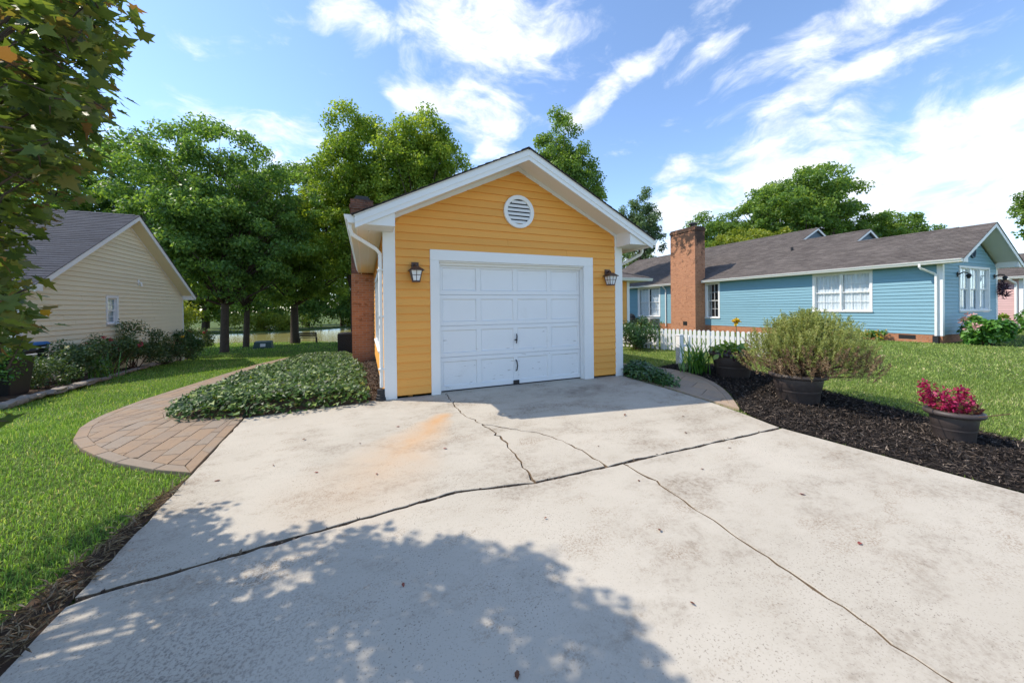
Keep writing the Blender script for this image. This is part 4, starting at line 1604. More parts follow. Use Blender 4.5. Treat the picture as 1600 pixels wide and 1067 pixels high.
for s in (0, 1):
    f = (lambda u: u) if s == 0 else (lambda u: WB - u)
    m = MB()
    m.prism([(f(EV + .02), ZE - .13), (f(.12), ZE - .13), (f(.12), ZE + .509 * (.12 - EV) - .05), (f(EV + .02), ZE - .05)], lambda u, z: TB(u, -.565, z), lambda u, z: TB(u, -.027, z))
    m.build('eave_return', 'white', BH)
    m = MB()
    m.prism([(f(.12), ZE + .509 * (.12 - EV) - .15), (f(WB / 2), zr0 - .15), (f(WB / 2), zr0 - .135), (f(.12), ZE + .509 * (.12 - EV) - .135)], lambda u, z: TB(u, -.568, z), lambda u, z: TB(u, -.003, z))
    m.build('soffit', 'soffit', BH)
m = MB()
m.box(bx + EV + .02, bx, by - .02, by + 21, ZE - .135, ZE - .12)
m.box(bx + EV, bx + EV + .02, by - .55, by + 21, ZE - .15, ZE - .035)
m.build('eave_soffit', 'soffit', BH)
gutter(BH, TB, EV - .001, EV - .125, ZE - .13, ZE - .015, -.58, 9.5)
gutter(BH, TB, EV - .001, EV - .125, ZE - .13, ZE - .015, 11.6, 21)
downspout(BH, [TB(EV - .06, .42, 2.80), TB(EV - .06, .42, 2.70), TB(EV - .03, .40, 2.64), TB(-.10, .16, 2.44), TB(-.085, .12, 2.38), TB(-.085, .12, .0)], .075)
downspout(BH, [TB(EV - .06, 12.6, 2.8), TB(-.08, 12.6, 2.5), TB(-.075, 12.6, .0)], .07)
m = MB()
m.box(bx - .15, bx - .02, by + .05, by + .19, -.2, .18)
m.build('drain_boot', 'bin', BH)
m = MB()
m.box(bx - .022, bx - .0125, by + .66, by + 1.12, .02, .17)
m.build('foundation_vent', 'iron', BH)
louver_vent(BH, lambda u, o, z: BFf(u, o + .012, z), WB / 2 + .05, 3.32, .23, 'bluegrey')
# brick chimney
m = MB()
m.box(bx - .83, bx - .001, by + 9.6, by + 11.45, -.4, 5.95)
m.box(bx - .87, bx + .04, by + 9.56, by + 11.49, 5.9505, 6.10)
m.box(bx - .83, bx - .001, by + 9.6, by + 11.45, 6.1005, 6.2)
cb_ = m.build('chimney', 'brickst', BH)
m = MB()
m.tube([(bx - .4, by + 10.1, 6.2), (bx - .4, by + 10.1, 6.42)], .12, 10)
m.lathe([(.001, 0), (.34, 0), (.16, .09), (.001, .13)], 4, (bx - .4, by + 10.1, 6.42))
m.build('chimney_cap', 'iron', cb_)
m = MB()
m.box(bx - .845, bx - .8305, by + 10.2, by + 10.5, .18, .42)
m.build('cleanout_door', 'iron', cb_)
m = MB()
vx, vz = 21.4, ZE + .509 * (21.4 - bx - EV)
m.tube([(vx, by + 6.2, vz - .1), (vx, by + 6.2, vz + .18)], .06, 10)
m.build('vent_pipe', 'iron', BH)

# ------------------------------------------------------------------ pink house beyond
PH = thing('pink_house', 'pale pink lap-sided house past the blue house', 'house', (35.5, 6, 0))
px_, py_ = 33.0, 1.45
TP = lambda u, v, z: (px_ + u, py_ + v, z)
m = MB()
m.box(px_ + .34, px_ + 5, py_ + .34, py_ + 16, -.4, 2.7)
m.prism([(.001, 2.6), (5, 2.6), (2.5, 3.87)], lambda u, z: TP(u, .001, z), lambda u, z: TP(u, .1, z))
m.build('wall', 'pink', PH)
boards(PH, lambda u, o, z: (px_ - o, py_ + u, z), .1, 2.68, .134, lambda z: (.12, 16), [], 'pink')
boards(PH, lambda u, o, z: (px_ + u, py_ - o, z), .1, 3.7, .134, lambda z: (max(.12, (z - 2.6) / .5 + .1), 5 - max(.12, (z - 2.6) / .5 + .1)), [(1.3, 3.7, .9, 2.6)], 'pink')
window(PH, lambda u, o, z: (px_ + u, py_ - o, z), 1.39, 3.61, 1.0, 2.5, lights=3, cols=2, rows=1)
for q_ in ((-.026, .12, -.026, -.0005), (-.026, -.0005, 0, .12), (4.88, 5.02, -.026, -.0005)):
    m = MB()
    m.box(px_ + q_[0], px_ + q_[1], py_ + q_[2], py_ + q_[3], 0, 2.7)
    m.build('corner_board', 'white', PH)
roof_plane(PH, TP, -.36, 2.8, 2.5, 4.23, -.5, 16.4, 'shingle_b')
roof_plane(PH, TP, 5.36, 2.8, 2.5, 4.23, -.5, 16.4, 'shingle_b')
ridge_cap(PH, TP, 2.5, 4.225, -.5, 16.4, 'shingle_b', .5)
rake_fascia(PH, TP, -.35, 2.77, 2.5, 4.2, -.498, -.47, .14)
rake_fascia(PH, TP, 5.35, 2.77, 2.5, 4.2, -.498, -.47, .14)
m = MB()
m.box(px_ - .34, px_, py_ - .02, py_ + 16, 2.66, 2.675)
m.box(px_ - .36, px_ - .34, py_ - .46, py_ + 16, 2.64, 2.765)
m.build('eave_soffit', 'soffit', PH)
gutter(PH, TP, -.361, -.48, 2.67, 2.785, -.48, 16)
downspout(PH, [TP(-.42, .4, 2.68), TP(-.12, .2, 2.4), TP(-.08, .2, 2.3), TP(-.08, .2, 0)], .10)

# ------------------------------------------------------------------ tan house on the left
TH = thing('tan_house', 'tan lap-sided house with slate roof behind the rose border', 'house', (-12, 11.3, -.6))
tx, ty, WT = -8.2, 7.05, 8.5
TT = lambda u, v, z: (tx - v, ty + u, z)
TF = lambda u, o, z: (tx + o, ty + u, z)
slT, zeT, zrT = .627, 2.09, 4.87
m = MB()
m.box(tx - 9, tx - .34, ty + .001, ty + WT, -1.3, 2.0)
m.prism([(.001, 1.95), (WT, 1.95), (WT / 2, 4.62)], lambda u, z: TT(u, .001, z), lambda u, z: TT(u, .1, z))
m.build('wall', 'tan', TH)
def lim_t(z):
    a = .09
    if z > 2.06:
        a = max(.09, (z - 2.06) / slT + .06)
    return (a, WT - a)
boards(TH, TF, -.95, 4.62, .142, lim_t, [(3.16, 3.80, .92, 1.96)], 'tan', lip=.032)
boards(TH, lambda u, o, z: (tx - u, ty - o, z), -.95, 2.0, .142, lambda z: (.09, 9), [], 'tan', lip=.032)
for q_ in ((-.0, .022, -.022, .09), (-.0, .022, WT - .09, WT + .02)):
    m = MB()
    m.box(tx + q_[0], tx + q_[1], ty + q_[2], ty + q_[3], -1.0, 2.15)
    m.build('corner_board', 'white', TH)
m = MB()
m.box(tx - .1, tx, ty - .022, ty - .0005, -1.0, 2.0)
m.build('corner_board', 'white', TH)
m = MB()
m.box(tx - 9, tx + .012, ty - .012, ty + WT + .01, -1.6, -.955)
m.build('foundation', 'brick', TH)
window(TH, TF, 3.25, 3.71, 1.02, 1.86, lights=1, cols=2, rows=2, casing=.085)
roof_plane(TH, TT, -.2, zeT, WT / 2, zrT, -.42, 9.4, 'shingle_t')
roof_plane(TH, TT, WT + .2, zeT, WT / 2, zrT, -.42, 9.4, 'shingle_t')
ridge_cap(TH, TT, WT / 2, zrT - .005, -.3, 9.4, 'shingle_t', slT)
for s in (0, 1):
    f = (lambda u: u) if s == 0 else (lambda u: WT - u)
    rake_fascia(TH, TT, f(-.19), zeT - .03, f(WT / 2), zrT - .03, -.418, -.39, .15)
    m = MB()
    m.prism([(f(.05), zeT + slT * .25 - .16), (f(WT / 2), zrT - .16), (f(WT / 2), zrT - .145), (f(.05), zeT + slT * .25 - .145)], lambda u, z: TT(u, -.389, z), lambda u, z: TT(u, -.02, z))
    m.build('soffit', 'tan', TH)
    m = MB()
    m.prism([(f(.02), zeT + slT * .22 - .20), (f(WT / 2), zrT - .22), (f(WT / 2), zrT - .14), (f(.02), zeT + slT * .22 - .13)], lambda u, z: TT(u, -.028, z), lambda u, z: TT(u, -.0195, z))
    m.build('frieze_board', 'white', TH)
    m = MB()
    m.prism([(f(-.18), 1.93), (f(.09), 1.93), (f(.09), zeT + slT * .29 - .06), (f(-.18), zeT - .04)], lambda u, z: TT(u, -.388, z), lambda u, z: TT(u, -.024, z))
    m.build('eave_return', 'white', TH)
    m = MB()
    y0_, y1_ = sorted((ty + f(-.18), ty + f(-.0)))
    m.box(tx - 9, tx - .02, y0_, y1_, 1.935, 1.95)
    m.build('eave_soffit', 'soffit', TH)
    gutter(TH, lambda u, v, z: TT(f(u), v, z), -.19, -.31, zeT - .13, zeT - .015, -.40, 9.3)
m = MB()
m.tube([TF(5.0, .02, 2.50), TF(5.0, .10, 2.47), TF(5.0, .10, 2.35)], .03, 8)
m.box(tx + .016, tx + .03, ty + 4.95, ty + 5.05, 2.40, 2.60)
m.build('flood_light', 'gutter', TH)


# ------------------------------------------------------------------ lawns
HOUSES = [[(-.1, -.2), (W + .15, -.2), (W + .15, 7), (11, 7), (11, 15.2), (-.8, 15.2)], [(bx - .1, by - .1), (bx + WB, by - .1), (bx + 11.5, by + 6), (bx + 11.5, by + 21), (bx - .1, by + 21)],
          [(px_, py_), (px_ + 5, py_), (px_ + 5, py_ + 16), (px_, py_ + 16)], [(tx - 9, ty), (tx, ty), (tx, ty + WT), (tx - 9, ty + WT)]]
DRIVEP = [(DL - .01, .0)] + [(DL - .02, -8.0)] + [(right_edge(y) + .01, y) for y in np.linspace(-8, 0, 20)]
NOGRASS = HOUSES + [DRIVEP, PAD, RPATH, MULCH, IVY, STRIP, LBED, THATCH]
POND_IN = inset(POND, .3)


def blades(n_tries, region, size, width, two, mat, name, dens_fn=None, rng=RNG, lean=.85):
    x0, x1, y0, y1 = region
    x = rng.uniform(x0, x1, n_tries)
    y = rng.uniform(y0, y1, n_tries)
    keep = np.ones(n_tries, bool)
    if dens_fn is not None:
        keep &= rng.random(n_tries) < dens_fn(x, y)
    x, y = x[keep], y[keep]
    keep = np.ones(len(x), bool)
    for p in NOGRASS + [POND_IN]:
        keep &= ~inpoly(x, y, p)
    x, y = x[keep], y[keep]
    n = len(x)
    z = ter(x, y) - .03 + .02 * np.sin(x * .9) * np.sin(y * .7 + 1) * (np.hypot(x - 1.5, y + 1) > 7)
    sdp = np.where(inpoly(x, y, POND), edgedist(x, y, POND), -edgedist(x, y, POND)) if y1 > 24 else None
    if sdp is not None:
        k = np.clip((sdp + .8) / 2.2, 0, 1)
        z = z * (1 - k) - 2.1 * k
    dcam = np.hypot(x - CAM.x, y - CAM.y)
    h = size * rng.uniform(.55, 1.25, n)
    wd = width * rng.uniform(.7, 1.3, n)
    a = rng.uniform(0, 6.2832, n)
    l = rng.uniform(.1, 1.0, n) ** 1.5 * lean * 1.6
    t = np.stack([np.cos(a), np.sin(a), np.zeros(n)], 1)
    a2 = a + rng.normal(0, .5, n) + 1.57
    s = np.stack([np.cos(a2), np.sin(a2), np.zeros(n)], 1)
    p = np.stack([x, y, z], 1)
    up_ = np.array([0, 0, 1.0])
    tip = p + t * (h * np.sin(np.minimum(1.45, l * 1.3)))[:, None] + up_ * (h * np.cos(np.minimum(1.45, l * 1.3)))[:, None]
    r = rng.random(n) ** 1.1 * .9
    r = np.where(rng.random(n) < .035, .97, r)
    if two:
        mid = p + t * (h * .55 * np.sin(l * .55))[:, None] + up_ * (h * .55 * np.cos(l * .55))[:, None]
        V = np.stack([p - s * wd[:, None] / 2, p + s * wd[:, None] / 2, mid - s * wd[:, None] * .42, mid + s * wd[:, None] * .42, tip], 1).reshape(-1, 3)
        F = np.array([(0, 1, 3), (0, 3, 2), (2, 3, 4)])[None] + (np.arange(n) * 5)[:, None, None]
        R_ = np.repeat(r, 3)
    else:
        V = np.stack([p - s * wd[:, None] / 2, p + s * wd[:, None] / 2, tip], 1).reshape(-1, 3)
        F = np.array([(0, 1, 2)])[None] + (np.arange(n) * 3)[:, None, None]
        R_ = np.repeat(r, 1)
    return V, F.reshape(-1, 3), R_


dc = lambda x, y: np.hypot(x - CAM.x, y - CAM.y)
parts = [
    blades(150000, (-5.5, -1.7, -5.5, 1.0), .048, .0050, True, 'grass', 'g', lambda x, y: np.clip(1.25 - dc(x, y) / 9, .2, 1)),
    blades(150000, (-9, -1.7, 0.0, 8.0), .055, .009, False, 'grass', 'g', lambda x, y: np.clip(1.3 - dc(x, y) / 14, .25, 1)),
    blades(120000, (-14, 0, 7.0, 20.0), .06, .018, False, 'grass', 'g', lambda x, y: np.clip(1.4 - dc(x, y) / 24, .25, 1)),
    blades(70000, (-30, 6, 19.0, 36.0), .08, .045, False, 'grass', 'g'),
]
leaf_obj('left_lawn_grass', parts, 'grass')
tag(bpy.data.objects['left_lawn_grass'], 'short green lawn left of the driveway and stamped path', 'grass')
parts = [
    blades(120000, (4.5, 11, -6.0, 2.5), .048, .008, False, 'grass2', 'g', lambda x, y: np.clip(1.35 - dc(x, y) / 16, .2, 1)),
    blades(130000, (6, 19, -7.0, 7.0), .05, .015, False, 'grass2', 'g', lambda x, y: np.clip(1.5 - dc(x, y) / 24, .25, 1)),
    blades(50000, (10, 36, -9.0, 12.0), .06, .035, False, 'grass2', 'g'),
]
leaf_obj('right_lawn_grass', parts, 'grass2')
tag(bpy.data.objects['right_lawn_grass'], 'sunlit lawn between the mulch bed and the blue house', 'grass')
del parts

# ------------------------------------------------------------------ ivy bed
def ivy_height(x, y, poly, hmax=.27, edge=.30):
    e = edgedist(x, y, poly)
    k = np.clip(e / edge, 0, 1)
    return hmax * np.sqrt(np.clip(1 - (1 - k) ** 2, 0, 1)) * (.82 + .18 * np.sin(np.asarray(x) * 3.1 + np.asarray(y) * 1.3) * np.sin(np.asarray(y) * 2.3))


def ivy_patch(poly, n, size, mat, label, hmax, edge, base_mat='soil'):
    e_ = thing('ivy_bed', label, 'ivy', (float(np.mean([p[0] for p in poly])), float(np.mean([p[1] for p in poly])), 0))
    q = inpoly_pts(n, poly)
    # crowd the rim so the sides of the mat are leafy
    h = ivy_height(q[:, 0], q[:, 1], poly, hmax, edge)
    z = ter(q[:, 0], q[:, 1]) + h * RNG.uniform(.72, 1.06, n) + .01
    P = np.stack([q[:, 0], q[:, 1], z], 1)
    rim = RNG.random(n) < .10
    cc = np.array([[np.mean([p[0] for p in poly]), np.mean([p[1] for p in poly])]])
    ed_ = edgedist(q[:, 0], q[:, 1], poly)
    near_ = (ed_ < .12) & (RNG.random(n) < .45)
    dr_ = norm(q - cc)
    P[near_, :2] += (dr_ * RNG.uniform(.0, .16, n)[:, None])[near_]
    P[near_, 2] = ter(P[near_, 0], P[near_, 1]) + RNG.uniform(.02, .16, int(near_.sum()))
    out = (q - np.array([[np.mean([p[0] for p in poly]), np.mean([p[1] for p in poly])]]))
    nr = np.zeros((n, 3))
    nr[:, 2] = .9
    nr[:, 1] = -.35
    nr[:, 0] = -.15
    leaf_obj('ivy_leaves', leaves(P, size, T_ARROW, .35, nr, jit=.55), mat, e_)
    mb = MB()
    P_ = np.array(poly)
    lo, hi = P_.min(0), P_.max(0)
    st_ = .2
    for ya in np.arange(lo[1], hi[1] + st_, st_):
        for xa in np.arange(lo[0], hi[0] + st_, st_):
            pc = clip_rect(poly, (0, 0), (1, 0), (0, 1), xa, xa + st_, ya, ya + st_)
            if len(pc) >= 3:
                hh = ivy_height([p[0] for p in pc], [p[1] for p in pc], poly, hmax, edge)
                mb.add([(x, y, terz(x, y) + .004 + k * .62) for (x, y), k in zip(pc, hh)], [tuple(range(len(pc)))])
    mb.build('ivy_underlay', base_mat, e_)  # closed dark soil mound added under the leaves to hide the ground
    return e_


ivy_patch(IVY, 52000, .058, 'ivy', 'thick mat of glossy ivy between stamped path and yellow house', .27, .26)
ivy_patch([(4.47, -.02), (4.60, .12), (4.88, .16), (5.05, -.05), (5.02, -.4), (4.86, -.8), (4.68, -1.05), (4.56, -.9), (4.53, -.4)], 4200, .055, 'ivydk', 'small dark ivy mound at right corner of the garage', .30, .2)

# ------------------------------------------------------------------ trees
def bent(p0, p1, rng, k=.12, n=5):
    p0, p1 = np.array(p0, float), np.array(p1, float)
    L = np.linalg.norm(p1 - p0)
    off = rng.normal(0, k * L, 3)
    off[2] = abs(off[2]) * .6
    return [tuple(p0 * (1 - t) + p1 * t + off * math.sin(math.pi * t) * .5) for t in np.linspace(0, 1, n)]


def tree(label, base, H, tr, crowns, nclump, per, leaf, mat, seed, clump_r=(.09, .155), lean=(0, 0), group=None, nlimb=16, name='tree', flat=.7, tmpl=T_RHOMB, shell=2.4, fork=.45):
    rng = np.random.default_rng(seed)
    bxx, byy = base
    bz = terz(bxx, byy) - .05
    e = thing(name, label, 'tree', (bxx, byy, bz), group)
    C = []
    vol = np.array([c[3] * c[4] * c[5] for c in crowns])
    pick = rng.choice(len(crowns), nclump, p=vol / vol.sum())
    for i in pick:
        cx, cy, cz, rx, ry, rz = crowns[i]
        q = rng.normal(size=3)
        q /= np.linalg.norm(q)
        q *= rng.random() ** (1 / shell)
        C.append((bxx + cx + q[0] * rx, byy + cy + q[1] * ry, bz + cz + q[2] * rz, rng.uniform(*clump_r) * (rx + rz) * .5 * 1.3))
    C = np.array(C)
    parts = []
    n_each = np.maximum(12, (per * (C[:, 3] / C[:, 3].mean()) ** 2).astype(int))
    ctr = np.repeat(np.arange(nclump), n_each)
    n = len(ctr)
    d = rng.normal(size=(n, 3))
    d = norm(d) * (rng.random(n) ** .45)[:, None]
    P = C[ctr, :3] + d * C[ctr, 3:4] * np.array([1.15, 1.15, flat])
    nr = d * .8
    tone = rng.random(nclump)[ctr] * .45 + rng.random(n) * .55
    leaf_obj('crown', leaves(P, leaf, tmpl, .35, nr, rng, tone), mat, e)
    m = MB()
    top = np.array([bxx + lean[0] + np.mean([c[0] for c in crowns]) * .6, byy + lean[1] + np.mean([c[1] for c in crowns]) * .6, bz + H * .82])
    b0 = np.array([bxx, byy, bz])
    mid = []
    for t in np.linspace(0, 1, 9):
        w_ = math.sin(t * 3.3 + seed) * tr * .9 * t
        mid.append(b0 * (1 - t) + top * t + np.array([w_, w_ * .5, 0]))
    rad = [tr * 1.45, tr * 1.05, tr * .95, tr * .85, tr * .72, tr * .58, tr * .42, tr * .28, tr * .10]
    mid.insert(1, mid[0] * .93 + mid[1] * .07)
    rad.insert(1, tr * 1.15)
    m.tube([tuple(p) for p in mid], rad, 10)
    order = rng.permutation(nclump)[:nlimb]
    for i in order:
        c = C[i, :3]
        hh = np.clip((c[2] - bz) / H - .22 - rng.random() * .18, fork * .6, .75)
        k = hh * 8
        a = mid[1 + int(k)] if int(k) + 1 < len(mid) else mid[-1]
        r_ = tr * (1 - hh) * .5
        pts = bent(a, c, rng)
        m.tube(pts, [r_, r_ * .8, r_ * .6, r_ * .4, r_ * .12], 6)
        for j in np.argsort(((C[:, :3] - c) ** 2).sum(1))[1:3]:
            m.tube(bent(pts[2], C[j, :3], rng, .1, 4), [r_ * .5, r_ * .35, r_ * .22, r_ * .06], 5)
    m.build('trunk', 'bark', e, smooth=True)
    return e


G1 = 'trees standing on the pond bank'
tree('large dark tree on lawn right of the tan house', (-8.07, 20.3), 13.6, .20, [(0, 0, 4.9, 4.2, 3.6, 1.6), (-.6, 0, 9.3, 4.3, 4.0, 4.7), (.8, -.5, 6.8, 3.9, 3.6, 3.4), (-2.6, .4, 7.2, 3.0, 3, 3.2), (2.9, 0, 8.6, 2.4, 2.6, 3.0)], 330, 200, .18, 'oak', 101, clump_r=(.085, .15), nlimb=40)
tree('slender dark tree just behind the large lawn tree', (-8.1, 24.5), 12.5, .17, [(0, 0, 4.2, 2.6, 2.6, 1.5), (0, 0, 8.5, 3.2, 3.2, 4.2), (1.2, 0, 5.6, 2.8, 2.8, 2.4)], 150, 130, .20, 'oak', 102, nlimb=18)
tree('tree with leafy low branches beside the bench', (-5.6, 27.3), 14.6, .27, [(.8, -.6, 4.2, 3.2, 2.6, 1.6), (.6, 0, 10.0, 3.5, 3.4, 4.6), (1.6, -.5, 6.0, 3.4, 3.0, 2.6), (-1.6, 0, 7.5, 2.6, 2.6, 3.0)], 300, 170, .20, 'ash', 103, nlimb=24)
tree('tree rising directly behind the tan house roof', (-14.8, 25.8), 14.3, .3, [(0, 0, 9.6, 4.0, 4, 4.8), (2.6, 0, 7.8, 3.6, 3.4, 3.4), (-4, 0, 8.0, 4, 4, 4)], 300, 180, .22, 'oak', 104, nlimb=18)
tree('tall yellow-green tree behind the yellow house chimney', (-.9, 22.5), 16.6, .34, [(0, 0, 12.0, 2.7, 2.6, 5.2), (-1.4, 0, 8.5, 2.4, 2.4, 4.0), (1.3, 0, 8.0, 2.6, 2.5, 4.2)], 330, 190, .19, 'poplar', 105, nlimb=26, flat=1.0)
tree('broad yellow-green tree above the left garage roof slope', (3.3, 20.6), 16.2, .32, [(.3, 0, 11.6, 2.6, 2.6, 4.9), (2.2, 0, 9.8, 2.2, 2.2, 4.0), (-1.6, 0, 9.6, 2.2, 2.2, 4.6)], 330, 190, .19, 'poplar', 106, nlimb=26, flat=1.0)
tree('small treetop peeking over the garage roof near its peak', (9.0, 23.8), 13.6, .22, [(0, 0, 9.8, 1.9, 1.9, 3.9)], 80, 130, .19, 'ash', 107, nlimb=12)
tree('upright dark tree behind the right slope of the garage roof', (14.6, 18.4), 16.9, .32, [(-.6, 0, 12.3, 2.0, 2.0, 4.7), (1.2, 0, 9.9, 2.1, 2.1, 4.2), (2.4, 0, 7.0, 1.8, 1.8, 3.3)], 260, 180, .19, 'ash', 108, nlimb=20, flat=1.1)
tree('small blue-green tree left of the blue house chimney', (28.6, 25.8), 15.4, .25, [(0, 0, 11.6, 2.3, 2.2, 3.7), (.6, 0, 8.5, 2.2, 2.2, 3.0)], 130, 110, .22, 'bluegreen', 109, nlimb=16, flat=1.0)
tree('large rounded tree behind the middle of the blue roof', (47.5, 19.6), 18.2, .5, [(0, 0, 12.6, 5.6, 5.0, 5.2), (4.8, 0, 10.8, 4.6, 4, 4.6), (-4.6, 0, 10.8, 4.4, 4, 4.8)], 430, 130, .30, 'ash', 110, nlimb=26)
tree('dark conifer-like tree just right of the blue house chimney top', (38.2, 24.0), 13.4, .3, [(-.4, 0, 8.6, 3.4, 3, 4.4), (3.6, 0, 9.0, 3.6, 3, 4.4)], 280, 120, .24, 'ash', 111, nlimb=12)
tree('low spreading tree at right end of the blue roof', (58.0, 15.9), 13.3, .35, [(0, 0, 8.6, 4.6, 4, 4.2), (-4.5, 0, 8.0, 4.0, 3, 3.8), (4, 0, 7, 3.2, 3, 3)], 330, 140, .27, 'ash', 112, nlimb=14)
tree('yellowing low tree right behind the blue house ridge', (35.4, 18.4), 9.5, .22, [(0, 0, 6.3, 4.2, 3.4, 3.0), (3.6, -1, 6.6, 3.2, 3, 2.9)], 170, 120, .22, 'hedge', 113, nlimb=12)
tree('loose leafy tree at the far right picture edge', (50.0, 2.3), 13.0, .3, [(0, 0, 8.8, 3.0, 3, 4.3)], 130, 110, .25, 'ash', 114, nlimb=16)
tree('low bushy tree between garage and blue house', (31.5, 32.5), 10.2, .25, [(0, 0, 6.0, 5.0, 4, 4.0)], 120, 120, .26, 'hedge', 115, nlimb=10)
FB = [(-34, 50, 15, 'ash'), (-27, 56, 17, 'oak'), (-20, 53, 15, 'poplar'), (-14.5, 57, 17, 'ash'), (-9, 60, 16, 'oak'), (-4, 61, 17, 'poplar'), (1.5, 62, 16, 'ash'), (7, 61, 15, 'oak'), (-24, 66, 20, 'ash'), (-11, 70, 20, 'oak'), (3, 72, 20, 'ash'), (-42, 58, 18, 'oak')]
names_ = ['farthest left', 'second from left', 'third from left', 'fourth from left', 'fifth from left', 'sixth from left', 'seventh from left', 'rightmost']
for i, (x, y, h, mm) in enumerate(FB):
    lab = ('tree on the far pond bank, %s of the front row' % names_[i]) if i < 8 else 'tall tree in the back row of the far bank wood, %s' % ('left of centre', 'in the middle', 'behind the yellow house chimney', 'at its left end')[i - 8]
    tree(lab, (x, y), h, .3, [(0, 0, h * .58, 4.0, 3.6, h * .43), (1.2, -1.2, h * .26, 4.2, 3.4, h * .2)], 120, 75, .36, mm, 200 + i, nlimb=10, group='wood on the far pond bank', name='bank_tree')


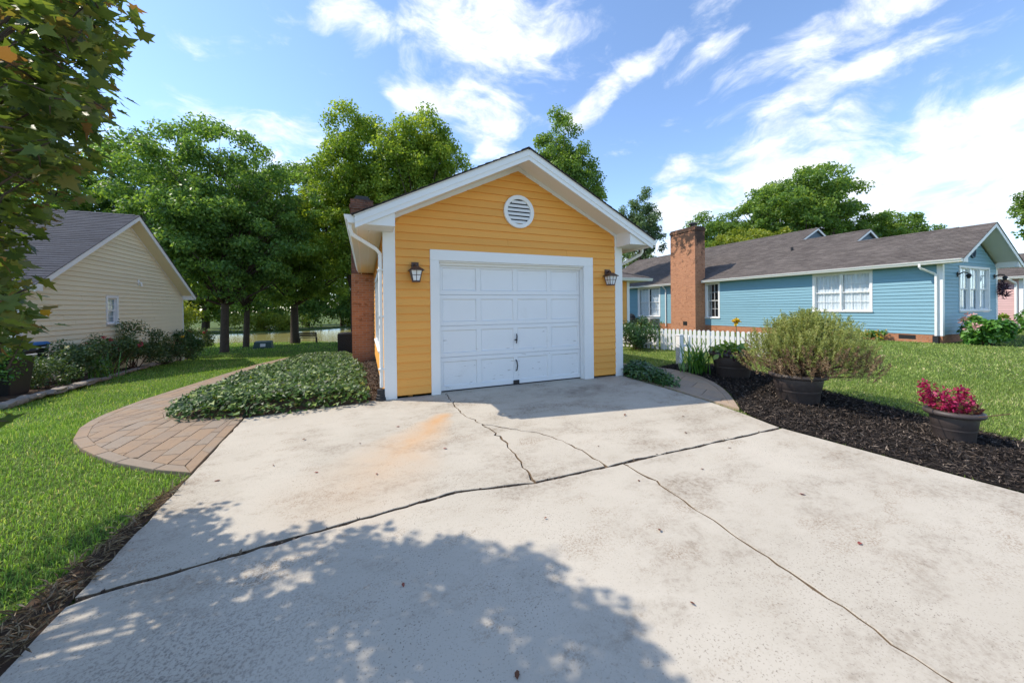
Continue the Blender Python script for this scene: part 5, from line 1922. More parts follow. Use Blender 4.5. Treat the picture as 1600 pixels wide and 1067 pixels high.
# ------------------------------------------------------------------ maple leaning in from the left
T_MAPLE_N = (T_MAPLE[0] * np.array([1.1, .82, 1.4]), T_MAPLE[1])
MC = np.array([(-1.74,-3.47,.90,.08),(-1.92,-3.32,1.02,.10),(-1.82,-3.50,.96,.09),(-1.86,-3.20,1.18,.10),(-2.94,-2.01,1.50,0.16),(-2.32,-2.93,1.72,0.24),(-1.67,-3.26,2.05,0.16),(-2.15,-3.19,1.45,0.21),(-1.79,-3.13,2.19,0.16),(-2.47,-2.22,1.51,0.15),(-1.36,-3.65,2.76,0.23),(-2.22,-2.57,2.56,0.24),(-2.42,-2.51,1.50,0.22),(-2.74,-2.35,1.71,0.19),(-1.93,-2.88,2.20,0.17),(-1.91,-3.31,1.35,0.19),(-2.63,-2.03,3.06,0.13),(-2.42,-2.38,1.33,0.13),(-1.80,-2.87,3.33,0.24),(-2.77,-2.22,1.27,0.21),(-2.63,-2.16,2.07,0.21),(-1.64,-3.65,1.60,0.14),(-1.35,-3.75,2.37,0.15),(-2.04,-2.76,1.95,0.17),(-2.42,-2.23,3.06,0.21),(-2.20,-2.36,2.22,0.13),(-2.15,-2.37,3.60,0.20),(-2.73,-1.98,1.72,0.18),(-3.21,-1.80,2.05,0.21),(-1.72,-3.10,2.54,0.13),(-2.68,-2.87,1.69,0.21),(-2.12,-2.49,2.27,0.16),(-2.01,-2.83,2.73,0.13),(-2.36,-3.04,1.21,0.12),(-2.04,-2.59,3.35,0.20),(-3.10,-1.68,1.58,0.19),(-2.47,-2.55,2.40,0.13),(-1.55,-3.63,2.29,0.19),(-2.19,-2.55,3.15,0.22),(-1.90,-2.73,2.62,0.21),(-2.53,-2.35,1.53,0.13),(-2.39,-2.26,2.69,0.19),(-2.02,-2.41,2.82,0.24),(-1.91,-2.52,3.25,0.18),(-2.49,-2.20,1.28,0.15),(-1.66,-3.27,3.00,0.21),(-1.59,-3.63,1.40,0.13),(-2.21,-2.80,1.81,0.19),(-1.55,-3.35,2.87,0.15),(-2.26,-2.92,1.27,0.21),(-1.73,-3.52,1.91,0.15),(-1.38,-3.76,2.20,0.16),(-1.95,-3.13,1.30,0.21),(-1.75,-3.29,2.36,0.21),(-2.31,-2.47,2.74,0.15),(-1.65,-3.65,1.98,0.21),(-1.62,-3.73,1.30,0.15),(-1.94,-3.07,2.34,0.19),(-2.45,-2.19,2.06,0.13),(-1.43,-3.81,1.97,0.15),(-1.46,-3.67,1.96,0.13),(-2.80,-2.01,1.39,0.22),(-2.24,-2.71,1.43,0.14),(-1.69,-3.16,2.29,0.17),(-2.77,-2.20,1.74,0.14),(-2.55,-2.32,1.17,0.18),(-2.16,-2.75,2.20,0.14),(-2.47,-2.24,3.66,0.23),(-2.51,-2.59,1.25,0.18),(-1.42,-3.53,2.27,0.12),(-2.02,-3.25,1.85,0.23),(-1.95,-2.67,2.08,0.12),(-2.24,-3.25,1.71,0.19),(-1.76,-2.89,3.15,0.14),(-1.39,-3.74,2.52,0.16),(-1.89,-2.90,2.98,0.19),(-1.89,-3.27,2.74,0.17),(-1.77,-3.44,1.55,0.14),(-2.16,-2.39,2.68,0.19),(-1.21,-3.82,2.49,0.13),(-1.92,-3.29,1.54,0.23),(-1.27,-3.87,2.39,0.12),(-1.60,-3.51,2.01,0.12),(-2.20,-2.59,2.24,0.13),(-2.73,-2.09,1.87,0.17),(-1.93,-2.56,2.68,0.13),(-1.88,-2.67,2.95,0.22),(-2.31,-2.65,1.58,0.20),(-2.44,-2.13,3.43,0.22),(-2.92,-2.12,1.75,0.24),(-1.95,-3.45,1.71,0.20),(-1.63,-2.99,3.17,0.15),(-2.14,-2.88,2.84,0.22),(-1.70,-3.53,1.77,0.17),(-2.09,-2.89,1.84,0.18),(-2.25,-2.18,2.48,0.20),(-1.84,-3.15,2.87,0.14),(-2.20,-2.88,2.00,0.15),(-2.82,-1.93,1.56,0.20),(-2.12,-2.93,1.46,0.17),(-3.48,-1.70,1.79,0.18),(-1.67,-3.01,2.89,0.15),(-1.57,-3.16,3.06,0.13),(-2.19,-2.80,2.64,0.23),(-2.01,-3.04,1.77,0.14),(-1.72,-2.79,2.92,0.15),(-2.97,-1.68,1.97,0.20),(-1.96,-2.73,2.32,0.25),(-2.05,-3.14,1.66,0.17),(-1.50,-3.54,2.63,0.18),(-2.77,-1.91,2.71,0.17),(-1.54,-3.41,2.33,0.24),(-2.34,-2.35,2.17,0.12),(-1.64,-3.41,2.13,0.22),(-4.89,-3.63,1.97,0.36),(-2.92,-2.01,3.94,0.39),(-3.49,-3.36,1.98,0.37),(-2.92,-2.67,4.74,0.27),(-5.32,-2.75,4.64,0.31),(-3.48,-1.86,5.23,0.39),(-4.13,-4.02,4.56,0.38),(-2.24,-3.66,3.57,0.37),(-3.20,-4.31,2.45,0.31),(-3.33,-5.00,2.96,0.31),(-2.81,-4.75,2.73,0.35),(-3.74,-3.65,3.78,0.31),(-2.36,-4.41,2.81,0.35),(-3.61,-2.81,4.56,0.26),(-4.25,-4.12,3.76,0.34),(-5.31,-3.95,4.02,0.31),(-4.88,-4.12,3.54,0.31),(-2.46,-3.77,3.86,0.30),(-4.40,-2.79,4.15,0.29),(-1.99,-4.43,3.11,0.27),(-3.24,-2.29,2.54,0.29),(-4.88,-2.45,3.93,0.30),(-4.58,-4.54,3.18,0.29),(-3.65,-4.30,5.37,0.40),(-3.74,-3.59,3.42,0.33),(-4.33,-2.90,1.77,0.36),(-3.52,-2.15,2.61,0.27),(-2.59,-3.81,2.78,0.30),(-3.23,-2.93,2.07,0.40),(-4.28,-4.28,5.16,0.36),(-5.25,-2.38,4.01,0.32),(-2.18,-3.93,1.54,0.36),(-3.79,-2.25,1.77,0.38),(-3.04,-2.94,3.89,0.38),(-4.49,-3.39,3.50,0.28),(-3.24,-3.13,2.85,0.40),(-3.29,-3.90,1.73,0.31),(-3.75,-1.55,4.75,0.38),(-4.06,-4.30,2.56,0.35),(-2.57,-5.05,3.20,0.26),(-5.00,-3.29,4.82,0.40),(-3.93,-3.37,2.51,0.34),(-4.88,-2.16,3.39,0.29),(-1.72,-4.76,3.11,0.35),(-3.27,-2.69,3.09,0.38),(-2.47,-3.21,2.45,0.27),(-3.72,-4.25,2.44,0.32),(-3.82,-3.67,2.74,0.40),(-3.44,-1.85,3.10,0.28),(-4.79,-4.21,3.98,0.33),(-5.03,-3.46,2.52,0.29),(-4.49,-3.13,4.51,0.38),(-3.20,-2.42,4.83,0.36),(-4.29,-2.33,4.24,0.25),(-3.01,-2.56,3.43,0.26),(-5.46,-3.27,3.40,0.26),(-2.11,-3.82,2.35,0.27),(-4.39,-2.39,3.80,0.25),(-4.53,-1.55,4.12,0.30),(-4.21,-2.75,2.93,0.29),(-4.00,-3.27,5.04,0.36),(-3.96,-3.14,3.42,0.37),(-3.98,-4.16,3.30,0.29),(-5.73,-3.15,4.06,0.36),(-4.24,-5.00,3.58,0.37),(-3.74,-1.85,3.33,0.37),(-2.72,-4.22,2.78,0.32),(-3.00,-2.02,2.24,0.32),(-3.81,-3.81,4.08,0.39),(-4.69,-4.31,4.69,0.35),(-3.21,-3.24,5.16,0.30),(-2.01,-3.74,1.79,0.34),(-4.18,-3.83,4.21,0.26),(-2.99,-3.62,2.42,0.35),(-3.28,-4.88,4.69,0.25),(-3.32,-2.42,5.21,0.29),(-4.30,-3.25,1.68,0.36),(-2.85,-2.74,2.06,0.26),(-4.78,-2.84,3.28,0.30),(-3.25,-4.69,4.03,0.34),(-3.94,-2.13,3.99,0.34),(-5.01,-3.44,3.69,0.38),(-5.37,-3.16,2.61,0.39),(-4.26,-4.47,3.53,0.36),(-2.93,-3.44,4.70,0.33),(-4.27,-1.98,4.56,0.27),(-4.83,-1.40,3.53,0.25),(-2.44,-2.72,2.37,0.20),(-3.45,-1.48,2.65,0.28),(-3.53,-2.17,3.19,0.19),(-4.15,-2.19,2.29,0.21),(-3.01,-2.42,3.28,0.26),(-4.09,-1.74,3.22,0.24),(-3.42,-1.97,4.26,0.29),(-3.49,-1.96,4.63,0.25),(-3.07,-1.91,4.39,0.28),(-2.69,-2.33,3.55,0.29),(-4.28,-1.29,4.33,0.24),(-4.84,-1.27,3.34,0.28),(-4.37,-1.88,5.54,0.29),(-3.33,-1.84,3.86,0.24),(-1.93,-2.73,3.29,0.27),(-3.88,-1.58,3.97,0.28),(-2.43,-2.32,2.30,0.20),(-3.61,-2.09,3.97,0.24),(-4.12,-1.53,5.10,0.28),(-4.30,-1.35,3.26,0.27),(-3.60,-1.98,4.76,0.22),(-4.74,-1.56,3.85,0.25),(-4.21,-1.21,2.93,0.25),(-4.24,-1.73,4.40,0.25),(-3.03,-2.03,3.42,0.23),(-3.67,-1.91,2.63,0.20),(-2.64,-2.64,2.33,0.29),(-3.74,-2.06,2.80,0.21),(-4.44,-1.30,3.90,0.21),(-2.32,-2.31,3.41,0.25),(-3.04,-1.96,4.65,0.23),(-3.71,-1.55,3.67,0.21),(-2.81,-2.25,4.33,0.25),(-3.92,-1.71,2.36,0.20),(-4.17,-1.80,5.46,0.27),(-2.39,-2.92,2.54,0.23),(-3.16,-2.23,3.03,0.24),(-4.43,-1.84,5.26,0.24),(-3.67,-1.95,2.96,0.19),(-3.64,-2.30,4.38,0.27),(-4.06,-2.06,5.51,0.27),(-3.06,-2.39,3.07,0.22),(-3.52,-2.21,5.29,0.22),(-4.36,-1.19,4.07,0.19),(-2.01,-2.62,3.18,0.19),(-3.51,-2.18,4.98,0.21),(-2.73,-2.47,2.47,0.29),(-3.63,-1.62,4.11,0.29),(-4.75,-1.71,5.10,0.21),(-4.09,-1.51,4.31,0.24),(-2.98,-2.59,2.77,0.27),(-2.79,-2.44,3.12,0.28),(-2.87,-2.63,4.47,0.29),(-3.15,-2.19,4.58,0.30),(-4.97,-1.64,3.53,0.27),(-2.77,-2.09,2.57,0.28),(-3.89,-2.19,5.23,0.28),(-1.75,-2.93,2.65,0.20)])
mp = thing('maple_tree', 'near maple with green and bronze leaves overhanging the left edge', 'tree', (-3.4, -3.1, terz(-3.4, -3.1)))
rng = np.random.default_rng(77)
ne = np.maximum(16, (330 * (MC[:, 3] / .27) ** 2 * np.where(np.arange(len(MC)) < 114, .46, .042)).astype(int))
ctr = np.repeat(np.arange(len(MC)), ne)
n = len(ctr)
d = norm(rng.normal(size=(n, 3))) * (rng.random(n) ** .5)[:, None]
P = MC[ctr, :3] + d * MC[ctr, 3:4] * np.array([1.0, 1.0, .62])
tone = np.clip(rng.random(len(MC))[ctr] * .38 + rng.random(n) * .62, 0, 1)
nr = d * .35
leaf_obj('crown', leaves(P, .058, T_MAPLE_N, .95, nr, rng, tone, .45), 'maple', mp)
m = MB()
b0 = np.array([-3.4, -3.1, terz(-3.4, -3.1) - .1])
trunk = [b0, b0 + (.02, .0, .12), b0 + (.05, .03, .8), b0 + (.1, .0, 1.5), b0 + (.05, -.1, 2.4), b0 + (.1, -.05, 3.4), b0 + (0, 0, 4.6), b0 + (.1, .1, 5.6)]
m.tube([tuple(p) for p in trunk], [.19, .14, .12, .11, .09, .07, .045, .012], 10)
for i in range(len(MC)):
    if i % 2 and MC[i, 3] < .22:
        continue
    c = MC[i, :3]
    a = trunk[int(np.clip((c[2] - 1.0) / 5 * 6, 2, 6))]
    pts = bent(a, c, rng, .06, 5)
    m.tube(pts, [.022, .016, .011, .007, .003], 5)
for i in range(114):
    c = MC[i, :3]
    for k in range(4):
        q_ = c + norm(rng.normal(size=(1, 3)))[0] * MC[i, 3] * rng.uniform(.6, 1.05) * np.array([1, 1, .7])
        m.tube(bent(c + rng.normal(0, .03, 3), q_, rng, .08, 4), [.0045, .0035, .0025, .0012], 4)
m.build('trunk', 'bark', mp, smooth=True)


# ------------------------------------------------------------------ shrubs and plants
def bush(name, label, cat, c, r, n, leaf, mat, flowers=None, seed=1, tmpl=T_OVAL, stems=10, group=None, clumps=26, shellp=2.0, upb=.4, base_z=None):
    rng = np.random.default_rng(seed)
    z0 = terz(c[0], c[1]) if base_z is None else base_z
    e = thing(name, label, cat, (c[0], c[1], z0), group)
    q = norm(rng.normal(size=(clumps, 3))) * (rng.random(clumps) ** (1 / shellp))[:, None]
    C = np.array([c[0], c[1], z0 + r[2] * 1.0]) + q * np.array(r) * np.array([.85, .85, .88])
    C[:, 2] = np.maximum(C[:, 2], z0 + .08)
    cr = rng.uniform(.22, .42, clumps) * (r[0] + r[2]) * .5
    ctr = rng.integers(0, clumps, n)
    d = norm(rng.normal(size=(n, 3))) * (rng.random(n) ** .5)[:, None]
    P = C[ctr] + d * cr[ctr][:, None]
    P[:, 2] = np.maximum(P[:, 2], z0 + .02)
    tone = np.clip(rng.random(clumps)[ctr] * .4 + rng.random(n) * .6, 0, 1)
    leaf_obj('foliage', leaves(P, leaf, tmpl, upb, d * .8, rng, tone), mat, e)
    m = MB()
    for i in range(stems):
        k = rng.integers(0, clumps)
        m.tube(bent((c[0] + rng.normal(0, .06), c[1] + rng.normal(0, .06), z0 - .02), C[k], rng, .1, 5), [.018, .014, .011, .008, .003], 5)
    m.build('stems', 'twig', e)
    for fm, num, fs in (flowers or []):
        k = rng.integers(0, clumps, num)
        d = norm(rng.normal(size=(num, 3)))
        d[:, 2] = np.abs(d[:, 2])
        ctrs = C[k] + d * cr[k][:, None] * 1.08
        ctrs = np.repeat(ctrs, 26, 0) + norm(rng.normal(size=(num * 26, 3))) * fs * .45 * (rng.random(num * 26) ** .4)[:, None]
        leaf_obj('flowers', leaves(ctrs, fs * .42, T_OVAL, .3, None, rng), fm, e)
    return e


GB = 'roses and shrubs along the tan house'
bush('rose_bush', 'leggy rose bush left of the strap-leaf clump by tan house', 'shrub', (-7.0, 6.5), (.75, .7, .62), 3600, .062, 'rose', [('fl_white', 3, .09)], 21, group=GB, clumps=20)
bush('rose_bush', 'rose bush with red blooms below the tan house window', 'shrub', (-7.45, 8.8), (.85, .8, .62), 4200, .062, 'rose', [('fl_red', 9, .11)], 22, group=GB, clumps=22)
bush('rose_bush', 'tall rose bush with cream blooms under the tan gable', 'shrub', (-7.75, 10.7), (.95, .85, .80), 5200, .065, 'rose', [('fl_white', 14, .12), ('fl_yellow', 3, .10)], 23, group=GB, clumps=24)
bush('rose_bush', 'dark shrub with yellow flowers low at its foot', 'shrub', (-7.8, 12.9), (.9, .85, .62), 4200, .065, 'rose', [('fl_yellow', 4, .12)], 24, group=GB, clumps=22)
bush('rose_bush', 'dense dark shrub before the tan house corner post', 'shrub', (-8.1, 14.9), (1.0, .95, .72), 5200, .07, 'ivydk', [('fl_red', 4, .12)], 25, group=GB, clumps=24)
bush('rose_bush', 'reddish shrub past the far corner of the tan house', 'shrub', (-8.7, 17.2), (1.2, 1.0, .85), 5200, .075, 'rose', [('fl_red', 7, .12)], 26, group=GB, clumps=26)
bush('evergreen_bush', 'dark glossy bush with lime tips under the maple', 'shrub', (-6.9, 3.35), (.95, .85, .85), 9000, .062, 'boxw', None, 27, clumps=30)
bush('low_shrub', 'brown twiggy low shrub beside the black bin', 'shrub', (-6.75, 5.25), (.62, .55, .36), 2600, .05, 'rose', None, 28, group=GB, clumps=16)

bush('rounded_shrub', 'clipped green shrub with yellow tips right of garage corner', 'shrub', (8.1, 3.6), (.95, .8, .52), 7500, .055, 'ivydk', None, 31, clumps=34)
bush('rounded_shrub', 'yellow-tipped shrub touching the picket fence end', 'shrub', (8.75, 3.9), (.55, .55, .50), 3600, .055, 'hedge', None, 32, clumps=20)
bush('hydrangea', 'broad hydrangea with pink flower heads by the blue gable', 'shrub', (19.5, -.70), (.80, .60, .44), 5200, .135, 'lily', [('fl_pink', 16, .22)], 33, clumps=34, upb=.6)
bush('yellow_flower_patch', 'small yellow-flowered patch at the blue house foundation', 'flowers', (18.45, 2.0), (.5, .8, .20), 1600, .06, 'lily', [('fl_yellow', 26, .06)], 34, clumps=14, stems=4)
bush('low_shrub', 'white-flowered plants beside the pink house wall', 'flowers', (30.8, .6), (1.6, .8, .45), 2600, .14, 'lily', [('fl_white', 40, .22)], 35, clumps=22)
bush('low_shrub', 'yellow-green hedge along the pink house wall', 'shrub', (32.3, 2.6), (.5, 1.8, .42), 2400, .14, 'hedge', None, 36, clumps=22)
bush('bank_shrub', 'bright green reeds and shrubs on far bank behind tree trunks', 'shrub', (-12.5, 51.5), (5.5, 2.2, 1.3), 6000, .24, 'hedge', None, 37, clumps=40)
bush('bank_shrub', 'sunlit willow shrub at the far pond edge behind tan house', 'shrub', (-21, 42), (4.5, 2.5, 2.2), 6500, .22, 'hedge', None, 38, clumps=36)
bush('bank_shrub', 'dark shrubs on far bank right of the bench tree', 'shrub', (-1, 58.5), (7, 2.2, 2.0), 6000, .26, 'oak', None, 39, clumps=40)


UNDER = [(-44, 52), (-36, 49), (-29, 54.5), (-23, 54), (-17.5, 53.5), (-13, 54.5), (-8, 56.5), (-3.5, 59.5), (1.5, 60), (6.5, 59), (11, 56), (15, 50)]
for i_, (x_, y_) in enumerate(UNDER):
    bush('understory_thicket', 'leafy thicket under the far bank trees, %s from the left' % ('first second third fourth fifth sixth seventh eighth ninth tenth eleventh twelfth'.split()[i_]), 'thicket', (x_, y_), (3.9, 2.0, 3.4 + .6 * (i_ % 3)), 3600, .36, ('ash', 'oak', 'ash', 'hedge')[i_ % 4], None, 300 + i_, clumps=30, stems=5, group='thickets along the far pond bank')


def straps(name, label, cat, c, n, L, wd, mat, seed, spread=.12, group=None, up_=1.0):
    rng = np.random.default_rng(seed)
    z0 = terz(c[0], c[1])
    e = thing(name, label, cat, (c[0], c[1], z0), group)
    V, F, r = [], [], []
    for i in range(n):
        a = rng.uniform(0, 6.2832)
        l = L * rng.uniform(.6, 1.15)
        bend = rng.uniform(.25, 1.5) / up_
        d = np.array([math.cos(a), math.sin(a), 0])
        s = np.array([-d[1], d[0], 0])
        p = np.array([c[0], c[1], z0 - .01]) + np.array([rng.normal(0, spread), rng.normal(0, spread), 0])
        o = len(V)
        th = rng.uniform(0, .35)
        w0 = wd * rng.uniform(.7, 1.2)
        k = 7
        for j in range(k + 1):
            t = j / k
            w_ = w0 * (.55 + .9 * t) * (1 - t) ** .6 + .001
            V += [p - s * w_ / 2, p + s * w_ / 2]
            p = p + (d * math.sin(th) + np.array([0, 0, 1]) * math.cos(th)) * l / k
            th += bend / k * (1 + t * 1.5)
        tone = rng.random()
        for j in range(k):
            F += [(o + 2 * j, o + 2 * j + 1, o + 2 * j + 3), (o + 2 * j, o + 2 * j + 3, o + 2 * j + 2)]
            r += [tone, tone]
    leaf_obj('strap_leaves', (np.array(V), np.array(F), np.array(r)), mat, e, None)
    return e


straps('daylily_clump', 'arching green daylily leaves beside the white fence post', 'plant', (6.05, -.42), 95, .72, .035, 'lily', 41, .11)
straps('iris_clump', 'upright iris leaves among the roses behind the edging stones', 'plant', (-6.85, 7.25), 70, .75, .030, 'lily', 42, .16, up_=2.5)
straps('iris_clump', 'blue-green strap leaves right of the hydrangea', 'plant', (22.8, -1.5), 60, .8, .05, 'bluegreen', 43, .35, up_=1.6)


# ------------------------------------------------------------------ planters
def planter(label, x, y, rim, h, s_seed):
    z = terz(x, y) + .025
    e = thing('planter_pot', label, 'planter', (x, y, z), 'round brown plastic planters in the mulch')
    r = rim
    m = MB()
    m.lathe([(.001, .0), (r * .74, .0), (r * .76, .012), (r * .80, h * .36), (r * .815, h * .37), (r * .825, h * .40), (r * .815, h * .43), (r * .83, h * .44), (r * .91, h * .80), (r * .90, h * .84), (r * .86, h * .84), (r * .84, h * .5), (.001, h * .45)], 56, (x, y, z))
    m.build('bowl', 'pot', e, smooth=True)
    m = MB()
    n, k = 56, 14
    vs, fs = [], []
    for i in range(n):
        a = 6.2831853 * i / n
        for j in range(k):
            b = 6.2831853 * j / k
            rr = r * .97 + .034 * math.cos(b)
            vs.append((x + rr * math.cos(a), y + rr * math.sin(a), z + h * .91 + .032 * math.sin(b)))
    for i in range(n):
        for j in range(k):
            fs.append((i * k + j, ((i + 1) % n) * k + j, ((i + 1) % n) * k + (j + 1) % k, i * k + (j + 1) % k))
    m.add(vs, fs)
    m.build('rolled_rim', 'pot', e, smooth=True)
    m = MB()
    m.lathe([(r * .86, h * .80), (r * .5, h * .83), (.001, h * .85)], 30, (x, y, z))
    m.build('potting_soil', 'soil', e)
    return e, z + h * .85


pr, zr_ = planter('planter holding the big rosemary shrub', 5.79, -2.375, .34, .43, 1)
pc, zc_ = planter('planter of crimson plumes nearest the driveway corner', 5.825, -3.91, .205, .335, 2)
pl, zl_ = planter('planter of lime leaves behind the daylily clump', 6.38, -.92, .38, .48, 3)

# rosemary
rng = np.random.default_rng(51)
ro = thing('rosemary_shrub', 'wide woody rosemary shrub with dead lower twigs in a planter', 'shrub', (5.79, -2.375, zr_))
m = MB()
base = np.array([5.79, -2.375, zr_ - .02])
parts_g, parts_d = [], []
tips = []
for i in range(1500):
    a = rng.uniform(0, 6.2832)
    ph = rng.uniform(0, 1) ** .8
    el = .10 + ph * 1.40
    R_ = .92 * (1 + .06 * math.sin(3 * a + 1))
    d = np.array([math.cos(a) * math.cos(el) * R_, math.sin(a) * math.cos(el) * R_ * .95, math.sin(el) * .93 + .02])
    if 5.4 < a or a < .9:
        d[0] *= 1.2
    t = rng.uniform(.62, 1.0)
    p = base + d * t + np.array([.18, -.07, 0]) * t
    p[2] = max(p[2], zr_ + .03 + .22 * max(0, np.hypot(d[0], d[1]) * t - .45))
    tips.append((p, d, el, t))
    # a sprig: short stem with needles all round
    L = rng.uniform(.14, .27)
    dirv_ = d / np.linalg.norm(d) * .55 + np.array([0, 0, .75]) + rng.normal(0, .22, 3)
    dirv_ /= np.linalg.norm(dirv_)
    k = 46
    s_ = np.sort(rng.random(k)) * L
    P = p + dirv_ * (s_[:, None] - L * .4) + rng.normal(0, .006, (k, 3))
    nd = norm(rng.normal(size=(k, 3)) + dirv_ * .9)
    sd2 = norm(np.cross(nd, rng.normal(size=(k, 3))))
    ln = rng.uniform(.022, .042, k)[:, None]
    wv = .005
    V = np.stack([P - sd2 * wv, P + sd2 * wv, P + nd * ln], 1).reshape(-1, 3)
    F = np.arange(k * 3).reshape(-1, 3)
    dead = (el < .55 and rng.random() < .62 and a > 2.2) or (el < .35 and rng.random() < .5)
    tone = np.clip(rng.random() * .5 + rng.random(k) * .5, 0, 1)
    (parts_d if dead else parts_g).append((V, F, tone))
leaf_obj('green_sprigs', parts_g, 'needle', ro)
leaf_obj('dead_sprigs', parts_d, 'needled', ro)
for i in rng.permutation(len(tips))[:210]:
    p, d, el, t = tips[i]
    b = base + np.array([rng.normal(0, .09), rng.normal(0, .09), 0])
    pts = bent(b, p, rng, .10, 6)
    r_ = rng.uniform(.005, .012)
    m.tube(pts, [r_ * 1.5, r_ * 1.2, r_, r_ * .75, r_ * .5, r_ * .25], 5)
for i in range(26):   # bare twigs splaying out low on the right
    a = rng.uniform(-1.1, .6)
    l = rng.uniform(.8, 1.18)
    e_ = base + np.array([math.cos(a) * l, math.sin(a) * l * .9, rng.uniform(.05, .38)])
    m.tube(bent(base + rng.normal(0, .05, 3) * (1, 1, 0), e_, rng, .10, 6), [.011, .009, .007, .005, .004, .002], 5)
m.build('branches', 'twig', ro, smooth=True)

# crimson plumes
rng = np.random.default_rng(52)
cp = thing('celosia_plant', 'crimson feathery plumes with bronze leaves in a planter', 'plant', (5.825, -3.91, zc_))
base = np.array([5.825, -3.91, zc_])
parts = []
for i in range(22):
    a = rng.uniform(0, 6.2832)
    rr = rng.random() ** .5 * .14
    c0 = base + np.array([math.cos(a) * rr - .07, math.sin(a) * rr + .02, .06])
    h = rng.uniform(.14, .30)
    k = 60
    t = rng.random(k)
    ang = rng.uniform(0, 6.2832, k)
    w_ = .038 * (1 - t) + .006
    P = c0 + np.stack([np.cos(ang) * w_, np.sin(ang) * w_, t * h], 1) + np.array([math.cos(a), math.sin(a), 0]) * (t * .08)[:, None]
    parts.append(leaves(P, .034, T_RHOMB, 1.2, None, rng))
leaf_obj('plumes', parts, 'crimson', cp)
k = 260
a = rng.uniform(0, 6.2832, k)
rr = rng.random(k) ** .5 * .185
P = base + np.stack([np.cos(a) * rr, np.sin(a) * rr, rng.uniform(.0, .12, k)], 1)
leaf_obj('leaves', leaves(P, .06, T_OVAL, .6, None, rng), 'coleus', cp)
m = MB()
for i in range(14):
    m.tube([tuple(base + (rng.normal(0, .1), rng.normal(0, .1), -.02)), tuple(base + (rng.normal(0, .16), rng.normal(0, .16), .16))], .005, 5)
m.build('stems', 'twig', cp)

# lime leaves with a purple one
rng = np.random.default_rng(53)
lp = thing('lime_leaf_plant', 'bright lime broad-leaf plant with purple leaves in a planter', 'plant', (6.38, -.92, zl_))
base = np.array([6.38, -.92, zl_])
k = 260
a = rng.uniform(0, 6.2832, k)
rr = rng.random(k) ** .5 * .40
P = base + np.stack([np.cos(a) * rr, np.sin(a) * rr, .02 + rng.uniform(.0, .20, k) * (1 - rr)], 1)
leaf_obj('leaves', leaves(P, .13, T_OVAL, .8, np.stack([np.cos(a), np.sin(a), a * 0], 1) * .6, rng), 'hosta', lp)
k = 70
P = base + np.stack([rng.normal(-.16, .12, k), rng.normal(-.14, .12, k), rng.uniform(.0, .10, k)], 1)
leaf_obj('purple_leaves', leaves(P, .10, T_OVAL, .6, None, rng), 'purple', lp)
yl = thing('yellow_lily', 'yellow lily bloom standing left of the rosemary', 'flower', (6.75, -.75, terz(6.75, -.75)))
m = MB()
m.tube([(6.75, -.75, 0), (6.74, -.76, .5), (6.70, -.78, 1.02)], [.008, .007, .005], 6)
m.build('stem', 'lily', yl)
P = np.array([6.70, -.78, 1.04]) + rng.normal(0, .018, (34, 3))
leaf_obj('petals', leaves(P, .075, T_OVAL, .5, None, rng), 'fl_yellow', yl)

# ------------------------------------------------------------------ picket fences
def picket_mesh(w, h, t):
    m = MB()
    pts = [(-w / 2, 0), (w / 2, 0), (w / 2, h - w * .5)] + [(w / 2 * math.cos(a), h - w * .5 + w * .5 * math.sin(a)) for a in np.linspace(.25, 2.89, 9)] + [(-w / 2, h - w * .5)]
    m.prism(pts, lambda u, z: (0, u, z), lambda u, z: (t, u, z))
    return m.mesh('picket')


pkm = picket_mesh(.085, .66, .02)


def fence(label, p0, p1, n, z0, posts=()):
    e = thing('picket_fence', label, 'fence', (p0[0], p0[1], z0))
    d = Vector((p1[0] - p0[0], p1[1] - p0[1]))
    ang = math.atan2(d.y, d.x) - math.pi / 2
    for i in range(n):
        q_ = Vector(p0) + d * (i / (n - 1))
        o = obj('picket', pkm, 'white')
        o.rotation_euler = (0, 0, ang + random.uniform(-.015, .015))
        o.location = (q_.x, q_.y, z0 + random.uniform(.0, .012))
        o.parent = e
        o.matrix_parent_inverse = Matrix.Translation(-Vector(e.location))
    nx_, ny_ = d.y / d.length, -d.x / d.length
    for z in (.14, .42):
        m = MB()
        a, b = Vector(p0) - d.normalized() * .04, Vector(p1) + d.normalized() * .04
        o0, o1 = -.001, -.038
        m.hexa([(a.x + nx_ * o0, a.y + ny_ * o0, z0 + z), (b.x + nx_ * o0, b.y + ny_ * o0, z0 + z), (b.x + nx_ * o1, b.y + ny_ * o1, z0 + z), (a.x + nx_ * o1, a.y + ny_ * o1, z0 + z),
                (a.x + nx_ * o0, a.y + ny_ * o0, z0 + z + .085), (b.x + nx_ * o0, b.y + ny_ * o0, z0 + z + .085), (b.x + nx_ * o1, b.y + ny_ * o1, z0 + z + .085), (a.x + nx_ * o1, a.y + ny_ * o1, z0 + z + .085)])
        m.build('rail', 'white', e)
    for t in posts:
        q_ = Vector(p0) + d * t
        m = MB()
        c = (q_.x - nx_ * .09, q_.y - ny_ * .09)
        m.box(c[0] - .045, c[0] + .045, c[1] - .045, c[1] + .045, z0 - .1, z0 + .62)
        m.build('post', 'white', e)
    return e


fence('white picket fence running toward the rosemary before the brick chimney', (8.62, 3.05), (9.45, .35), 23, -.02, (0, .5, 1))
fence('shaded back run of white picket fence behind yellow-tipped shrub', (8.55, 3.2), (8.0, 5.4), 15, -.04, (1,))
